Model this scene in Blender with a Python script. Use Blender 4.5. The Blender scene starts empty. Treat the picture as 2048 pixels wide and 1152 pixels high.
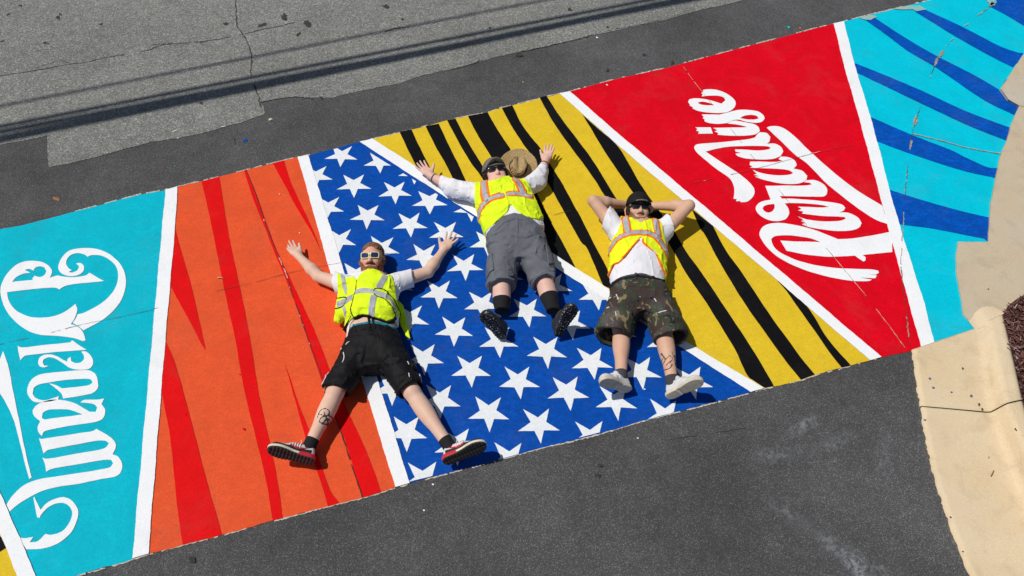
import bpy, bmesh, math, random
import numpy as np
from mathutils import Vector, Matrix
from mathutils.geometry import tessellate_polygon

# ------------------------------------------------------------------ camera, sky, sun, exposure
scene = bpy.context.scene
COL = scene.collection
TILT, FOC, CAM_H = math.radians(36.0), 1500.0, 4.6        # drone camera: tilt from straight down, focal length in px of a 2048 wide frame
cam_data = bpy.data.cameras.new('camera')
cam_data.sensor_width = 36.0
cam_data.lens = FOC / 2048 * 36.0
cam_data.clip_end = 1000
cam = bpy.data.objects.new('camera', cam_data)
COL.objects.link(cam)
cam.location = (0, 0, CAM_H)
cam.rotation_euler = (TILT, 0, 0)
scene.camera = cam

SUN_EL, SHADOW_AZ = math.radians(62), math.radians(-4)     # shadows fall along SHADOW_AZ (from +x)
to_sun = Vector((-math.cos(SUN_EL) * math.cos(SHADOW_AZ), -math.cos(SUN_EL) * math.sin(SHADOW_AZ), math.sin(SUN_EL)))
world = bpy.data.worlds.new('World')
scene.world = world
world.use_nodes = True
wn = world.node_tree
sky = wn.nodes.new('ShaderNodeTexSky')
sky.sky_type = 'NISHITA'
sky.sun_disc = False
sky.sun_elevation = SUN_EL
sky.sun_rotation = math.atan2(to_sun.x, to_sun.y)
wn.links.new(sky.outputs[0], wn.nodes['Background'].inputs[0])
wn.nodes['Background'].inputs[1].default_value = 0.05
sd = bpy.data.lights.new('sun', 'SUN')
sd.energy = 3.35
sd.angle = math.radians(0.53)
sd.color = (1.0, 0.965, 0.91)
sun = bpy.data.objects.new('sun', sd)
COL.objects.link(sun)
sun.location = to_sun * 30
sun.rotation_euler = to_sun.to_track_quat('Z', 'Y').to_euler()
scene.view_settings.view_transform = 'Standard'
scene.view_settings.look = 'None'
scene.view_settings.exposure = 0.0
scene.view_settings.gamma = 1.0
scene.view_settings.use_curve_mapping = False

rng = random.Random(7)
nrng = np.random.RandomState(3)

# ------------------------------------------------------------------ helpers
def P(u, v, z=0.0):
    """Survey of the site: the point at height z (metres) that a photo position (u, v) belongs to."""
    x, y = (u - 1024) / FOC, -(v - 576) / FOC
    Y = y * math.cos(TILT) + math.sin(TILT)
    Z = y * math.sin(TILT) - math.cos(TILT)
    t = (z - CAM_H) / Z
    return np.array([x * t, Y * t, z])

def fr(ox, oy, s, *pts):
    """Points measured in an enlarged detail with corner (ox, oy) and scale s."""
    return [(ox + p[0] * s, oy + p[1] * s) + tuple(p[2:]) for p in pts]

def link(o, parent=None):
    COL.objects.link(o)
    if parent is not None:
        o.parent = parent
    return o

def mesh_obj(name, verts, faces, material, parent=None, smooth=False):
    me = bpy.data.meshes.new(name)
    if isinstance(verts, np.ndarray) and isinstance(faces, np.ndarray):
        nv, nf = len(verts), len(faces)
        k = faces.shape[1]
        me.vertices.add(nv)
        me.vertices.foreach_set('co', verts.astype(np.float32).ravel())
        me.loops.add(nf * k)
        me.loops.foreach_set('vertex_index', faces.astype(np.int32).ravel())
        me.polygons.add(nf)
        me.polygons.foreach_set('loop_start', np.arange(0, nf * k, k, dtype=np.int32))
        me.update(calc_edges=True)
        me.validate()
    else:
        me.from_pydata([tuple(map(float, v)) for v in verts], [], [tuple(map(int, f)) for f in faces])
        me.update()
    if smooth:
        me.polygons.foreach_set('use_smooth', np.ones(len(me.polygons), dtype=bool))
    o = bpy.data.objects.new(name, me)
    if material is not None:
        me.materials.append(material)
    return link(o, parent)

def empty(name, loc=(0, 0, 0), parent=None):
    o = bpy.data.objects.new(name, None)
    o.empty_display_size = 0.2
    o.location = loc
    return link(o, parent)

def tag(o, label=None, cat=None, group=None, kind=None):
    if label: o['label'] = label
    if cat: o['category'] = cat
    if group: o['group'] = group
    if kind: o['kind'] = kind
    return o

def lin(r, g, b, k=1.0):
    f = lambda c: (c / 255 / 12.92 if c <= 10 else ((c / 255 + 0.055) / 1.055) ** 2.4)
    return (f(r) * k, f(g) * k, f(b) * k, 1.0)

# ------------------------------------------------------------------ materials
class NT:
    def __init__(s, name):
        s.m = bpy.data.materials.new(name)
        s.m.use_nodes = True
        s.t = s.m.node_tree
        s.b = s.t.nodes['Principled BSDF']
        s.co = s.t.nodes.new('ShaderNodeTexCoord').outputs['Object']
    def n(s, kind, **kw):
        nd = s.t.nodes.new(kind)
        for k, v in kw.items():
            if k in nd.inputs.keys(): nd.inputs[k].default_value = v
            else: setattr(nd, k, v)
        return nd
    def l(s, a, b): s.t.links.new(a, b)
    def noise(s, scale, detail=4, rough=0.55, dist=0.0, vec=None):
        nd = s.n('ShaderNodeTexNoise', Scale=scale, Detail=detail, Roughness=rough, Distortion=dist)
        s.l(vec if vec is not None else s.co, nd.inputs['Vector'])
        return nd.outputs['Fac']
    def vor(s, scale, out='Distance', feature='F1'):
        nd = s.n('ShaderNodeTexVoronoi', Scale=scale)
        nd.feature = feature
        s.l(s.co, nd.inputs['Vector'])
        return nd.outputs[out]
    def ramp(s, fac, *stops):
        nd = s.n('ShaderNodeValToRGB')
        el = nd.color_ramp.elements
        while len(el) < len(stops): el.new(0.5)
        for e, (p, c) in zip(el, stops):
            e.position = p
            e.color = c if len(c) == 4 else (*c, 1)
        s.l(fac, nd.inputs[0])
        return nd.outputs[0]
    def mix(s, fac, a, b, mode='MIX'):
        nd = s.n('ShaderNodeMix', data_type='RGBA', blend_type=mode)
        for sock, v in ((nd.inputs[0], fac), (nd.inputs[6], a), (nd.inputs[7], b)):
            if hasattr(v, 'is_linked'): s.l(v, sock)
            else: sock.default_value = v
        return nd.outputs[2]
    def math(s, op, a, b=0.0):
        nd = s.n('ShaderNodeMath', operation=op)
        for sock, v in ((nd.inputs[0], a), (nd.inputs[1], b)):
            if hasattr(v, 'is_linked'): s.l(v, sock)
            else: sock.default_value = v
        return nd.outputs[0]
    def map(s, scale=(1, 1, 1), rot=(0, 0, 0)):
        nd = s.n('ShaderNodeMapping')
        nd.inputs['Scale'].default_value = scale
        nd.inputs['Rotation'].default_value = rot
        s.l(s.co, nd.inputs['Vector'])
        return nd.outputs[0]
    def bump(s, h, strength=0.3, dist=0.01, chain=None):
        nd = s.n('ShaderNodeBump', Strength=strength, Distance=dist)
        s.l(h, nd.inputs['Height'])
        if chain is not None: s.l(chain, nd.inputs['Normal'])
        return nd.outputs[0]
    def done(s, col=None, rough=0.6, normal=None, spec=0.4, metal=0.0, **kw):
        if col is not None:
            if hasattr(col, 'is_linked'): s.l(col, s.b.inputs['Base Color'])
            else: s.b.inputs['Base Color'].default_value = col
        if hasattr(rough, 'is_linked'): s.l(rough, s.b.inputs['Roughness'])
        else: s.b.inputs['Roughness'].default_value = rough
        s.b.inputs['Specular IOR Level'].default_value = spec
        s.b.inputs['Metallic'].default_value = metal
        if normal is not None: s.l(normal, s.b.inputs['Normal'])
        for k, v in kw.items(): s.b.inputs[k].default_value = v
        return s.m

def sc(c, k): return (c[0] * k, c[1] * k, c[2] * k, 1.0)

def paint(name, c, var=0.14, rough=0.62, dirt=0.5, streak=0.5):
    t = NT(name)
    big = t.noise(4.5, 6, 0.65, 0.6)
    mid = t.noise(19.0, 6, 0.65, 0.4, vec=t.map((1, 1.9, 1), (0, 0, -0.35)))
    fine = t.noise(75.0, 5, 0.65, vec=t.map((1, 2.6, 1), (0, 0, 0.3)))
    col = t.mix(t.ramp(big, (0.36, (0, 0, 0)), (0.64, (1, 1, 1))), sc(c, 1 - var * 1.2), sc(c, 1 + var * 0.8))
    col = t.mix(t.math('MULTIPLY', t.ramp(mid, (0.36, (1, 1, 1)), (0.60, (0, 0, 0))), streak), col, sc(c, 1 - var * 1.9))
    col = t.mix(t.math('MULTIPLY', t.ramp(mid, (0.56, (0, 0, 0)), (0.78, (1, 1, 1))), streak * .7), col, (c[0] * .9 + .02 * var * 5, c[1] * (1 + var * .7) + .004, c[2] * (1 + var * .7) + .006, 1))
    col = t.mix(t.ramp(fine, (0.38, (0, 0, 0)), (0.66, (1, 1, 1))), sc(c, 1 - var * 0.9), col)
    grime = t.ramp(t.noise(2.2, 8, 0.72, 0.5), (0.52, (0, 0, 0)), (0.78, (1, 1, 1)))
    col = t.mix(t.math('MULTIPLY', grime, 0.36 * dirt), col, (0.12, 0.10, 0.085, 1))
    pit = t.ramp(t.noise(210.0, 2, 0.5), (0.68, (0, 0, 0)), (0.76, (1, 1, 1)))
    col = t.mix(t.math('MULTIPLY', pit, 0.38 * dirt), col, (0.09, 0.08, 0.075, 1))
    scuff = t.ramp(t.noise(34.0, 3, 0.5, 1.5), (0.755, (0, 0, 0)), (0.80, (1, 1, 1)))
    col = t.mix(t.math('MULTIPLY', scuff, 0.35 * dirt), col, (0.42, 0.40, 0.37, 1))
    grain = t.ramp(t.vor(165.0, 'Color'), (0.2, (1.02 - .4 * var,) * 3), (0.8, (1.04 + .4 * var,) * 3))
    col = t.mix(1.0, col, grain, 'MULTIPLY')
    nrm = t.bump(t.noise(140.0, 4, 0.75), 0.55, 0.005)
    nrm = t.bump(t.noise(20.0, 3), 0.14, 0.01, nrm)
    return t.done(col, rough, nrm, 0.07)

def asphalt(name, base, light, dark, cell, rough_bump, patch, marks=()):
    t = NT(name)
    v = t.vor(cell, 'Color')
    sep = t.n('ShaderNodeSeparateColor'); t.l(v, sep.inputs[0])
    stone = t.ramp(sep.outputs[0], (0.0, sc(dark, 0.62)), (0.35, dark), (0.6, base), (0.86, sc(base, 1.3)), (0.97, light))
    vs = t.vor(cell * 2.1, 'Color')
    sep2 = t.n('ShaderNodeSeparateColor'); t.l(vs, sep2.inputs[0])
    grit = t.ramp(sep2.outputs[1], (0.0, sc(dark, 0.8)), (0.6, base), (0.93, sc(base, 1.2)), (0.99, light))
    col = t.mix(0.45, stone, grit)
    big = t.ramp(t.noise(0.9, 8, 0.62), (0.32, (1 - patch,) * 3), (0.68, (1 + patch,) * 3))
    col = t.mix(1.0, col, big, 'MULTIPLY')
    mid = t.ramp(t.noise(9.0, 5, 0.6), (0.3, (0.88,) * 3), (0.7, (1.1,) * 3))
    col = t.mix(1.0, col, mid, 'MULTIPLY')
    stain = t.ramp(t.noise(3.1, 5, 0.5, 0.8), (0.68, (0, 0, 0)), (0.76, (1, 1, 1)))
    col = t.mix(t.math('MULTIPLY', stain, 0.35), col, sc(dark, 0.7))
    dust = t.ramp(t.noise(1.6, 7, 0.7, 0.5), (0.56, (0, 0, 0)), (0.80, (1, 1, 1)))
    col = t.mix(t.math('MULTIPLY', dust, 0.30), col, sc(base, 1.9))
    tan = t.ramp(t.noise(4.2, 4, 0.6), (0.60, (0, 0, 0)), (0.75, (1, 1, 1)))
    col = t.mix(t.math('MULTIPLY', tan, 0.22), col, (base[0] * 1.15, base[1] * 1.0, base[2] * .8, 1))
    for i, (mx, my, mr, ang, st) in enumerate(marks):           # washed-out paint water left on the tarmac
        mp = t.n('ShaderNodeMapping'); mp.vector_type = 'TEXTURE'
        mp.inputs['Location'].default_value = (mx, my, 0); mp.inputs['Rotation'].default_value = (0, 0, ang); mp.inputs['Scale'].default_value = (mr, mr * .3, 10)
        wob = t.n('ShaderNodeVectorMath', operation='ADD'); t.l(t.co, wob.inputs[0])
        nv = t.n('ShaderNodeTexNoise', Scale=14.0, Detail=4.0); t.l(t.co, nv.inputs['Vector'])
        scn = t.n('ShaderNodeVectorMath', operation='SCALE'); t.l(nv.outputs['Color'], scn.inputs[0]); scn.inputs['Scale'].default_value = .12
        t.l(scn.outputs[0], wob.inputs[1]); t.l(wob.outputs[0], mp.inputs['Vector'])
        ln = t.n('ShaderNodeVectorMath', operation='LENGTH'); t.l(mp.outputs[0], ln.inputs[0])
        msk = t.math('MULTIPLY', t.ramp(ln.outputs['Value'], (.1, (1, 1, 1)), (1.0, (0, 0, 0))), t.ramp(t.noise(30, 6, .75, .4), (.42, (0, 0, 0)), (.7, (1, 1, 1))))
        col = t.mix(t.math('MULTIPLY', msk, st), col, (0.50, 0.53, 0.57, 1))
    nrm = t.bump(t.vor(cell), rough_bump, 0.009)
    nrm = t.bump(t.noise(cell * 2.2, 3), rough_bump * 0.6, 0.006, nrm)
    return t.done(col, 0.85, nrm, 0.3)

def concrete(name, c, warm):
    t = NT(name)
    big = t.noise(2.4, 8, 0.65)
    col = t.mix(t.ramp(big, (0.3, (0, 0, 0)), (0.7, (1, 1, 1))), c, warm)
    fine = t.ramp(t.noise(120, 4, 0.7), (0.3, (0.86,) * 3), (0.7, (1.08,) * 3))
    col = t.mix(1.0, col, fine, 'MULTIPLY')
    stain = t.ramp(t.noise(6.5, 6, 0.6, 0.6), (0.52, (0, 0, 0)), (0.72, (1, 1, 1)))
    col = t.mix(t.math('MULTIPLY', stain, 0.34), col, sc(warm, 0.55))
    grey = t.ramp(t.noise(1.7, 7, 0.7, 0.4), (0.5, (0, 0, 0)), (0.75, (1, 1, 1)))
    col = t.mix(t.math('MULTIPLY', grey, 0.35), col, (c[0] * .82, c[1] * .88, c[2] * 1.02, 1))
    pit = t.ramp(t.noise(75, 2, 0.5), (0.73, (0, 0, 0)), (0.76, (1, 1, 1)))
    col = t.mix(t.math('MULTIPLY', pit, 0.45), col, (0.16, 0.12, 0.09, 1))
    nrm = t.bump(t.noise(170, 4, 0.7), 0.28, 0.004)
    return t.done(col, 0.8, nrm, 0.3)

def plain(name, c, rough=0.6, var=0.12, scale=30, bump=0.15, spec=0.4, **kw):
    t = NT(name)
    f = t.ramp(t.noise(scale, 5, 0.6), (0.3, (0, 0, 0)), (0.7, (1, 1, 1)))
    col = t.mix(f, sc(c, 1 - var), sc(c, 1 + var))
    nrm = t.bump(t.noise(scale * 5, 3), bump, 0.004)
    return t.done(col, rough, nrm, spec, **kw)

def cloth(name, c, var=0.12, wr=0.35, wscale=22, specks=None, rough=0.85, sheen=0.0, stretch=(1, 0.45, 1)):
    t = NT(name)
    f = t.ramp(t.noise(9, 5, 0.6), (0.3, (0, 0, 0)), (0.7, (1, 1, 1)))
    col = t.mix(f, sc(c, 1 - var), sc(c, 1 + var * 0.7))
    for (cc, scale, thr) in (specks or []):
        m = t.ramp(t.noise(scale, 2, 0.4, 0.8), (thr, (0, 0, 0)), (thr + 0.012, (1, 1, 1)))
        col = t.mix(m, col, cc)
    wv = t.noise(wscale, 1.2, 0.45, 0.9, vec=t.map(stretch))
    nrm = t.bump(wv, wr, 0.02)
    nrm = t.bump(t.noise(420, 2), 0.12, 0.002, nrm)
    return t.done(col, rough, nrm, 0.2, **{'Sheen Weight': sheen})

def skin(name, c, red, face=None):
    t = NT(name)
    f = t.ramp(t.noise(11, 5, 0.6), (0.35, (0, 0, 0)), (0.75, (1, 1, 1)))
    col = t.mix(f, c, red)
    hairs = t.ramp(t.noise(150, 3, .6, vec=t.map((2.2, .5, 1))), (.55, (0, 0, 0)), (.75, (1, 1, 1)))
    col = t.mix(t.math('MULTIPLY', hairs, .22), col, sc(red, .55))
    if face:                                                    # sunburnt face: own colour around the head
        vd = t.n('ShaderNodeVectorMath', operation='DISTANCE')
        t.l(t.co, vd.inputs[0]); vd.inputs[1].default_value = face[0]
        col = t.mix(t.ramp(vd.outputs['Value'], (face[1], (1, 1, 1)), (face[1] + .05, (0, 0, 0))), col, face[2])
    spots = t.ramp(t.noise(70, 2, 0.5), (0.72, (0, 0, 0)), (0.78, (1, 1, 1)))
    col = t.mix(t.math('MULTIPLY', spots, 0.25), col, sc(red, 0.6))
    nrm = t.bump(t.noise(240, 3), 0.08, 0.003)
    t.b.inputs['Subsurface Radius'].default_value = (0.012, 0.005, 0.003)
    t.b.inputs['Subsurface Scale'].default_value = 0.6
    return t.done(col, 0.56, nrm, 0.25, **{'Subsurface Weight': 0.12})
# ------------------------------------------------------------------ 2-D shape tools
def smooth_closed(pts, n=5, corner=48):
    """Closed Catmull-Rom through pts; a point that turns sharply, or carries a third item, stays a corner."""
    p = [np.array(q[:2], float) for q in pts]
    m = len(p)
    cor = []
    for i in range(m):
        a, b = p[i] - p[i - 1], p[(i + 1) % m] - p[i]
        ang = abs(math.degrees(math.atan2(a[0] * b[1] - a[1] * b[0], a.dot(b))))
        cor.append(len(pts[i]) > 2 or ang > corner)
    out = []
    for i in range(m):
        p1, p2 = p[i], p[(i + 1) % m]
        p0 = p1 - (p2 - p1) if cor[i] else p[i - 1]
        p3 = p2 + (p2 - p1) if cor[(i + 1) % m] else p[(i + 2) % m]
        if cor[i] and cor[(i + 1) % m]:
            out.append(p1); continue
        d = np.linalg.norm(p2 - p1)
        k = max(1, min(n, int(d / 3)))
        for j in range(k):
            t = j / k
            out.append(0.5 * ((2 * p1) + (-p0 + p2) * t + (2 * p0 - 5 * p1 + 4 * p2 - p3) * t * t + (-p0 + 3 * p1 - 3 * p2 + p3) * t ** 3))
    return out

def densify(g, step):
    out = []
    for i in range(len(g)):
        a, b = g[i], g[(i + 1) % len(g)]
        n = max(1, int(np.linalg.norm(b - a) / step))
        for j in range(n): out.append(a + (b - a) * j / n)
    return out

def wobble(g, amp, f=(9.0, 37.0, 110.0), seed=0):
    """Push outline points about by a smooth noise of their own position, so that neighbouring outlines agree."""
    out = []
    for q in g:
        x, y = q[0], q[1]
        d = [0, 0]
        for k, fr_ in enumerate(f):
            a = amp / (1 + 0.8 * k)
            d[0] += a * math.sin(fr_ * x + 1.7 * fr_ * y + 2.1 * k + seed) * 0.6
            d[1] += a * math.sin(1.3 * fr_ * y - 1.1 * fr_ * x + 4.2 * k + seed * 2) * 0.6
        out.append(np.array([x + d[0], y + d[1]]))
    return out

def ground2(px): return [P(q[0], q[1])[:2] for q in px]

def clip_convex(poly, conv):
    area = sum(conv[i][0] * conv[(i + 1) % len(conv)][1] - conv[(i + 1) % len(conv)][0] * conv[i][1] for i in range(len(conv)))
    sgn = 1 if area > 0 else -1
    for i in range(len(conv)):
        a, b = conv[i], conv[(i + 1) % len(conv)]
        side = lambda q: sgn * ((b[0] - a[0]) * (q[1] - a[1]) - (b[1] - a[1]) * (q[0] - a[0]))
        out = []
        for j in range(len(poly)):
            p, q = poly[j - 1], poly[j]
            sp, sq = side(p), side(q)
            if (sp >= 0) != (sq >= 0):
                t = sp / (sp - sq)
                out.append(p + (q - p) * t)
            if sq >= 0: out.append(q)
        poly = out
        if not poly: return []
    return poly

def flat(name, loops, z, material, parent=None):
    """Flat sheet with outer loop loops[0] and holes loops[1:], all in ground metres."""
    loops = [[Vector((q[0], q[1], 0)) for q in lp] for lp in loops]
    tris = tessellate_polygon(loops)
    vs = [(q.x, q.y, z) for lp in loops for q in lp]
    fs = []
    for a, b, c in tris:
        ax, bx, cx = vs[a], vs[b], vs[c]
        ar = (bx[0] - ax[0]) * (cx[1] - ax[1]) - (bx[1] - ax[1]) * (cx[0] - ax[0])
        if abs(ar) < 1e-10: continue
        fs.append((a, b, c) if ar > 0 else (a, c, b))
    return mesh_obj(name, vs, fs, material, parent)

def strip(name, px, width, z, material, parent=None, jit=0.004, step=0.03, gaps=0.0, seed=1, taper=False):
    """A thin irregular line (crack, seam, fringe) along photo points px."""
    r = random.Random(seed)
    g = ground2(px)
    pts = []
    for a, b in zip(g[:-1], g[1:]):
        n = max(1, int(np.linalg.norm(b - a) / step))
        for j in range(n): pts.append(a + (b - a) * j / n)
    pts.append(g[-1])
    vs, fs = [], []
    gap = False
    for i, q in enumerate(pts):
        d = pts[min(i + 1, len(pts) - 1)] - pts[max(i - 1, 0)]
        d = d / (np.linalg.norm(d) + 1e-9)
        nrm = np.array([-d[1], d[0]])
        o = r.uniform(-jit, jit)
        w = width * r.uniform(0.45, 1.5)
        if taper: w *= 0.25 + 0.75 * math.sin(math.pi * min(0.97, max(0.03, i / max(1, len(pts) - 1))))
        vs += [tuple(q + nrm * (o + w / 2)) + (z,), tuple(q + nrm * (o - w / 2)) + (z,)]
        if i and not gap: fs.append((2 * i - 2, 2 * i - 1, 2 * i + 1, 2 * i))
        if r.random() < 0.25: gap = r.random() < gaps
    o = mesh_obj(name, vs, fs, material, parent)
    if gaps > 0: o['kind'] = 'stuff'
    return o

def blob(cx, cy, rx, ry, rot=0, n=11, seed=0, rough=0.35):
    r = random.Random(seed)
    out = []
    for i in range(n):
        a = 2 * math.pi * i / n
        k = 1 + r.uniform(-rough, rough)
        x, y = rx * k * math.cos(a), ry * k * math.sin(a)
        out.append(np.array([cx + x * math.cos(rot) - y * math.sin(rot), cy + x * math.sin(rot) + y * math.cos(rot)]))
    return out

# ------------------------------------------------------------------ materials of the site
M = {}
M['asphalt'] = asphalt('asphalt_patch', (0.086, 0.086, 0.087, 1), (0.34, 0.335, 0.325, 1), (0.066, 0.066, 0.068, 1), 240, 0.55, 0.3,
    [(*P(u, v)[:2], r_, a_, s_) for u, v, r_, a_, s_ in ((1712, 1095, .26, -.75, .8), (1745, 1140, .16, -1.0, .6), (1620, 835, .16, .6, .55), (1570, 890, .22, .1, .4), (1590, 1010, .2, -.6, .35), (1800, 1140, .14, -.8, .5), (1680, 870, .2, .4, .35), (1780, 900, .25, 1.2, .2))])
M['old_asphalt'] = asphalt('old_asphalt', (0.262, 0.262, 0.243, 1), (0.70, 0.69, 0.65, 1), (0.145, 0.144, 0.134, 1), 125, 0.8, 0.14)
M['crack'] = plain('crack_dirt', (0.040, 0.037, 0.034, 1), 0.9, 0.35)
M['seam'] = plain('seam_dark', (0.06, 0.035, 0.03, 1), 0.9)
M['seam_pale'] = plain('seam_chipped', (0.62, 0.56, 0.44, 1), 0.8, 0.3)
M['bare'] = plain('bare_concrete', (0.36, 0.32, 0.27, 1), 0.85, 0.35, 60, 0.4)
M['edge_strip'] = plain('primer_fringe', (0.50, 0.45, 0.38, 1), 0.8, 0.4, 45, 0.3)
M['cyan'] = paint('paint_cyan', lin(0, 189, 210), 0.15)
M['cyan_b'] = paint('paint_cyan_bright', lin(0, 200, 224), 0.13)
M['blue_b'] = paint('paint_ultramarine', lin(2, 92, 200), 0.30, 0.6, 0.5, 1.0)
M['white'] = paint('paint_white', (0.88, 0.89, 0.90, 1), 0.04, 0.6, 0.4)
M['star'] = paint('paint_star_white', (0.84, 0.87, 0.89, 1), 0.09, 0.6, 0.35, 0.9)
M['orange'] = paint('paint_orange', lin(236, 90, 48), 0.17)
M['redl'] = paint('paint_stripe_red', lin(230, 10, 14), 0.14)
M['blue'] = paint('paint_blue', lin(4, 82, 182), 0.24, 0.6, 0.5, 1.0)
M['yellow'] = paint('paint_yellow', lin(230, 195, 44), 0.13)
M['black'] = paint('paint_black', (0.0065, 0.0065, 0.0075, 1), 0.25, 0.6, 0.22, 0.3)
M['red'] = paint('paint_red', lin(230, 4, 30), 0.19)
M['concrete'] = concrete('curb_concrete', (0.75, 0.61, 0.41, 1), (0.71, 0.54, 0.33, 1))
M['ramp'] = concrete('ramp_concrete', (0.58, 0.49, 0.36, 1), (0.56, 0.45, 0.30, 1))
M['patchc'] = concrete('patch_concrete', (0.58, 0.53, 0.43, 1), (0.54, 0.46, 0.35, 1))
M['soil'] = plain('mulch_soil', (0.055, 0.022, 0.018, 1), 0.95, 0.3, 40, 0.6)
M['chip'] = plain('mulch_chip', (0.115, 0.052, 0.045, 1), 0.85, 0.55, 9, 0.3)

# ------------------------------------------------------------------ road
road = mesh_obj('road', [(-300, -300, 0), (300, -300, 0), (300, 300, 0), (-300, 300, 0)], [(0, 1, 2, 3)], M['asphalt'])
tag(road, 'dark grey patched asphalt around the painted crosswalk', kind='structure')
old_px = [(-900, 420), (-300, 345), (-60, 304), (0, 291), (55, 280), (95.5, 271), (94, 300), (99, 335), (121.5, 331), (194, 314), (302, 285), (399, 269),
          (479, 246.5), (529.5, 229), (527, 215), (521, 205), (590, 194), (660, 197), (720, 182), (798, 168), (850, 150), (926, 133), (1020, 108),
          (1100, 92), (1180, 72), (1250, 58), (1330, 40), (1400, 21), (1470, 5), (1560, -18), (1800, -75), (2600, -230)]
og = ground2(old_px)
og = wobble([a + (b - a) * k / 14 for a, b in zip(og[:-1], og[1:]) for k in range(14)], 0.006, (14, 60, 190))
far = [np.array([60, 80.0]), np.array([-80, 80.0]), np.array([-80, 3.0])]
tag(flat('old_road_surface', [og + far], 0.004, M['old_asphalt']), 'pale worn coarse asphalt of the older carriageway', kind='structure')
old = bpy.data.objects['old_road_surface']
G8 = (0, 0, 700 / 2016)
for i, (pts, w) in enumerate([
    (fr(*G8, (-200, 470), (0, 440), (110, 425), (250, 400), (360, 380), (480, 365), (600, 335), (750, 310), (860, 290), (930, 260), (1050, 252), (1150, 245), (1280, 225), (1380, 205), (1480, 180), (1600, 155), (1700, 130)), 0.007),
    (fr(*G8, (1360, -20), (1358, 60), (1365, 150), (1420, 230), (1440, 280), (1452, 330), (1445, 420), (1465, 490), (1490, 560), (1500, 610), (1522, 655)), 0.010),
    (fr(*G8, (200, 400), (270, 372), (350, 352), (420, 372)), 0.004),
    (fr(*G8, (210, 293), (260, 288), (320, 285)), 0.004),
    (fr(*G8, (880, 258), (930, 262), (990, 250)), 0.005),
    ([(770, 64), (790, 58), (818, 54)], 0.012),
    ([(903, 140), (935, 132), (968, 120)], 0.005), ([(1040, 105), (1100, 92), (1160, 78), (1200, 66)], 0.006),
    ([(1215, 62), (1300, 46), (1360, 30)], 0.004)]):
    strip('crack', pts, w, 0.0075, M['crack'], old, 0.006, 0.025, 0.12, 30 + i)
for i, (x, y, rx, ry, rot) in enumerate([(335, 105, 12, 9, .5), (583, 142, 10, 6, 0), (265, 250, 14, 6, .2), (1300, 140, 16, 8, .1), (1520, 145, 26, 10, -.3), (1640, 100, 20, 13, .9),
                                        (1770, 140, 20, 18, .6), (1720, 200, 22, 10, -.7), (1160, 245, 8, 5, 0), (50, 85, 12, 5, -.5), (15, 240, 12, 4, 0), (350, 85, 9, 6, 0), (1160, 598, 12, 8, .2), (1850, 565, 14, 6, .3), (120, 35, 10, 5, 0)]):
    q = blob(0, 0, rx, ry, rot, 13, i, 0.5)
    g = ground2(fr(*G8, *[(x + a[0], y + a[1]) for a in q]))
    flat('tar_spot', [g], 0.0072, M['crack'], old)
for i, (x, y, rx, ry) in enumerate([(773, 14, 7, 4), (805, 40, 3, 2), (980, 57, 3, 2), (1140, 20, 4, 3), (1038, 111, 6, 4), (1215, 141, 3, 3), (1288, 110, 3, 3), (1345, 126, 3, 4), (1199, 932, 6, 3), (1195, 951, 6, 4), (386, 1121, 7, 6), (1215, 55, 3, 2)]):
    flat('tar_spot', [ground2(blob(x, y, rx, ry, .3, 11, 50 + i, 0.4))], 0.0085, M['crack'], road)
strip('crack', [(1333, 880), (1500, 855), (1560, 846)], 0.003, 0.004, M['crack'], road, 0.004, 0.03, 0.6, 77)
for i, pts in enumerate([fr(*G8, (1345, 790), (1352, 810), (1358, 835)), fr(*G8, (1500, 590), (1600, 572), (1700, 558), (1810, 572))]):
    strip('crack', pts, 0.004, 0.0068, M['crack'], road, 0.004, 0.02, 0.2, 90 + i)

# ------------------------------------------------------------------ the painted crosswalk
TOP = [(-700, 640), (-300, 535), (0, 459), (49, 450), (140, 427), (280, 389.6), (332, 380.5), (356, 374), (401.5, 363.5), (440, 354), (492, 341), (547, 327), (596, 314.6), (617, 311), (719.5, 285), (745, 279),
       (801, 266), (850, 253), (894.5, 241), (936, 233), (976.5, 225.5), (1004, 216), (1027, 211), (1079, 198), (1118, 188), (1139, 184), (1220, 162), (1330, 137), (1470, 100), (1620, 60),
       (1667, 48.6), (1687, 44), (1717, 36), (1787, 19), (1864, 0), (1960, -25), (2250, -100)]
BOT = [(-700, 1400), (-300, 1285), (0, 1194), (150, 1152), (250, 1124.6), (266, 1117.7), (298, 1108), (366, 1090), (444.7, 1070), (545, 1042.7), (655.7, 1012.7), (725, 995.6), (762, 985), (791, 975), (819.6, 967), (865, 955),
       (980, 924.6), (1036, 908.7), (1099, 891.6), (1146, 882), (1199, 868), (1287.6, 841), (1350, 825), (1449, 800), (1500, 785), (1527, 777), (1546, 773.5), (1600, 761), (1630, 750), (1682.6, 736.6),
       (1700.7, 731.7), (1738.6, 721.8), (1761.7, 715), (1819.4, 702), (1841, 695.4), (1867.6, 688), (1942, 674)]
def along(line, x0, x1):
    """Points of an edge line between photo columns x0 and x1, both ends included."""
    xs = [q[0] for q in line]; ys = [q[1] for q in line]
    return [(x0, float(np.interp(x0, xs, ys)))] + [q for q in line if x0 + 3 < q[0] < x1 - 3] + [(x1, float(np.interp(x1, xs, ys)))]

mural = tag(empty('street_mural', tuple(P(1000, 600))), 'bright painted crosswalk mural with stars, stripes and brush lettering across the road', 'mural')
def put(o, parent=None):
    """Parent an object that was built in world coordinates without moving it."""
    o.parent = parent
    o.matrix_parent_inverse = Matrix.Translation(-mural_loc)
    return o
mural_loc = Vector(mural.location)

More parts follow.
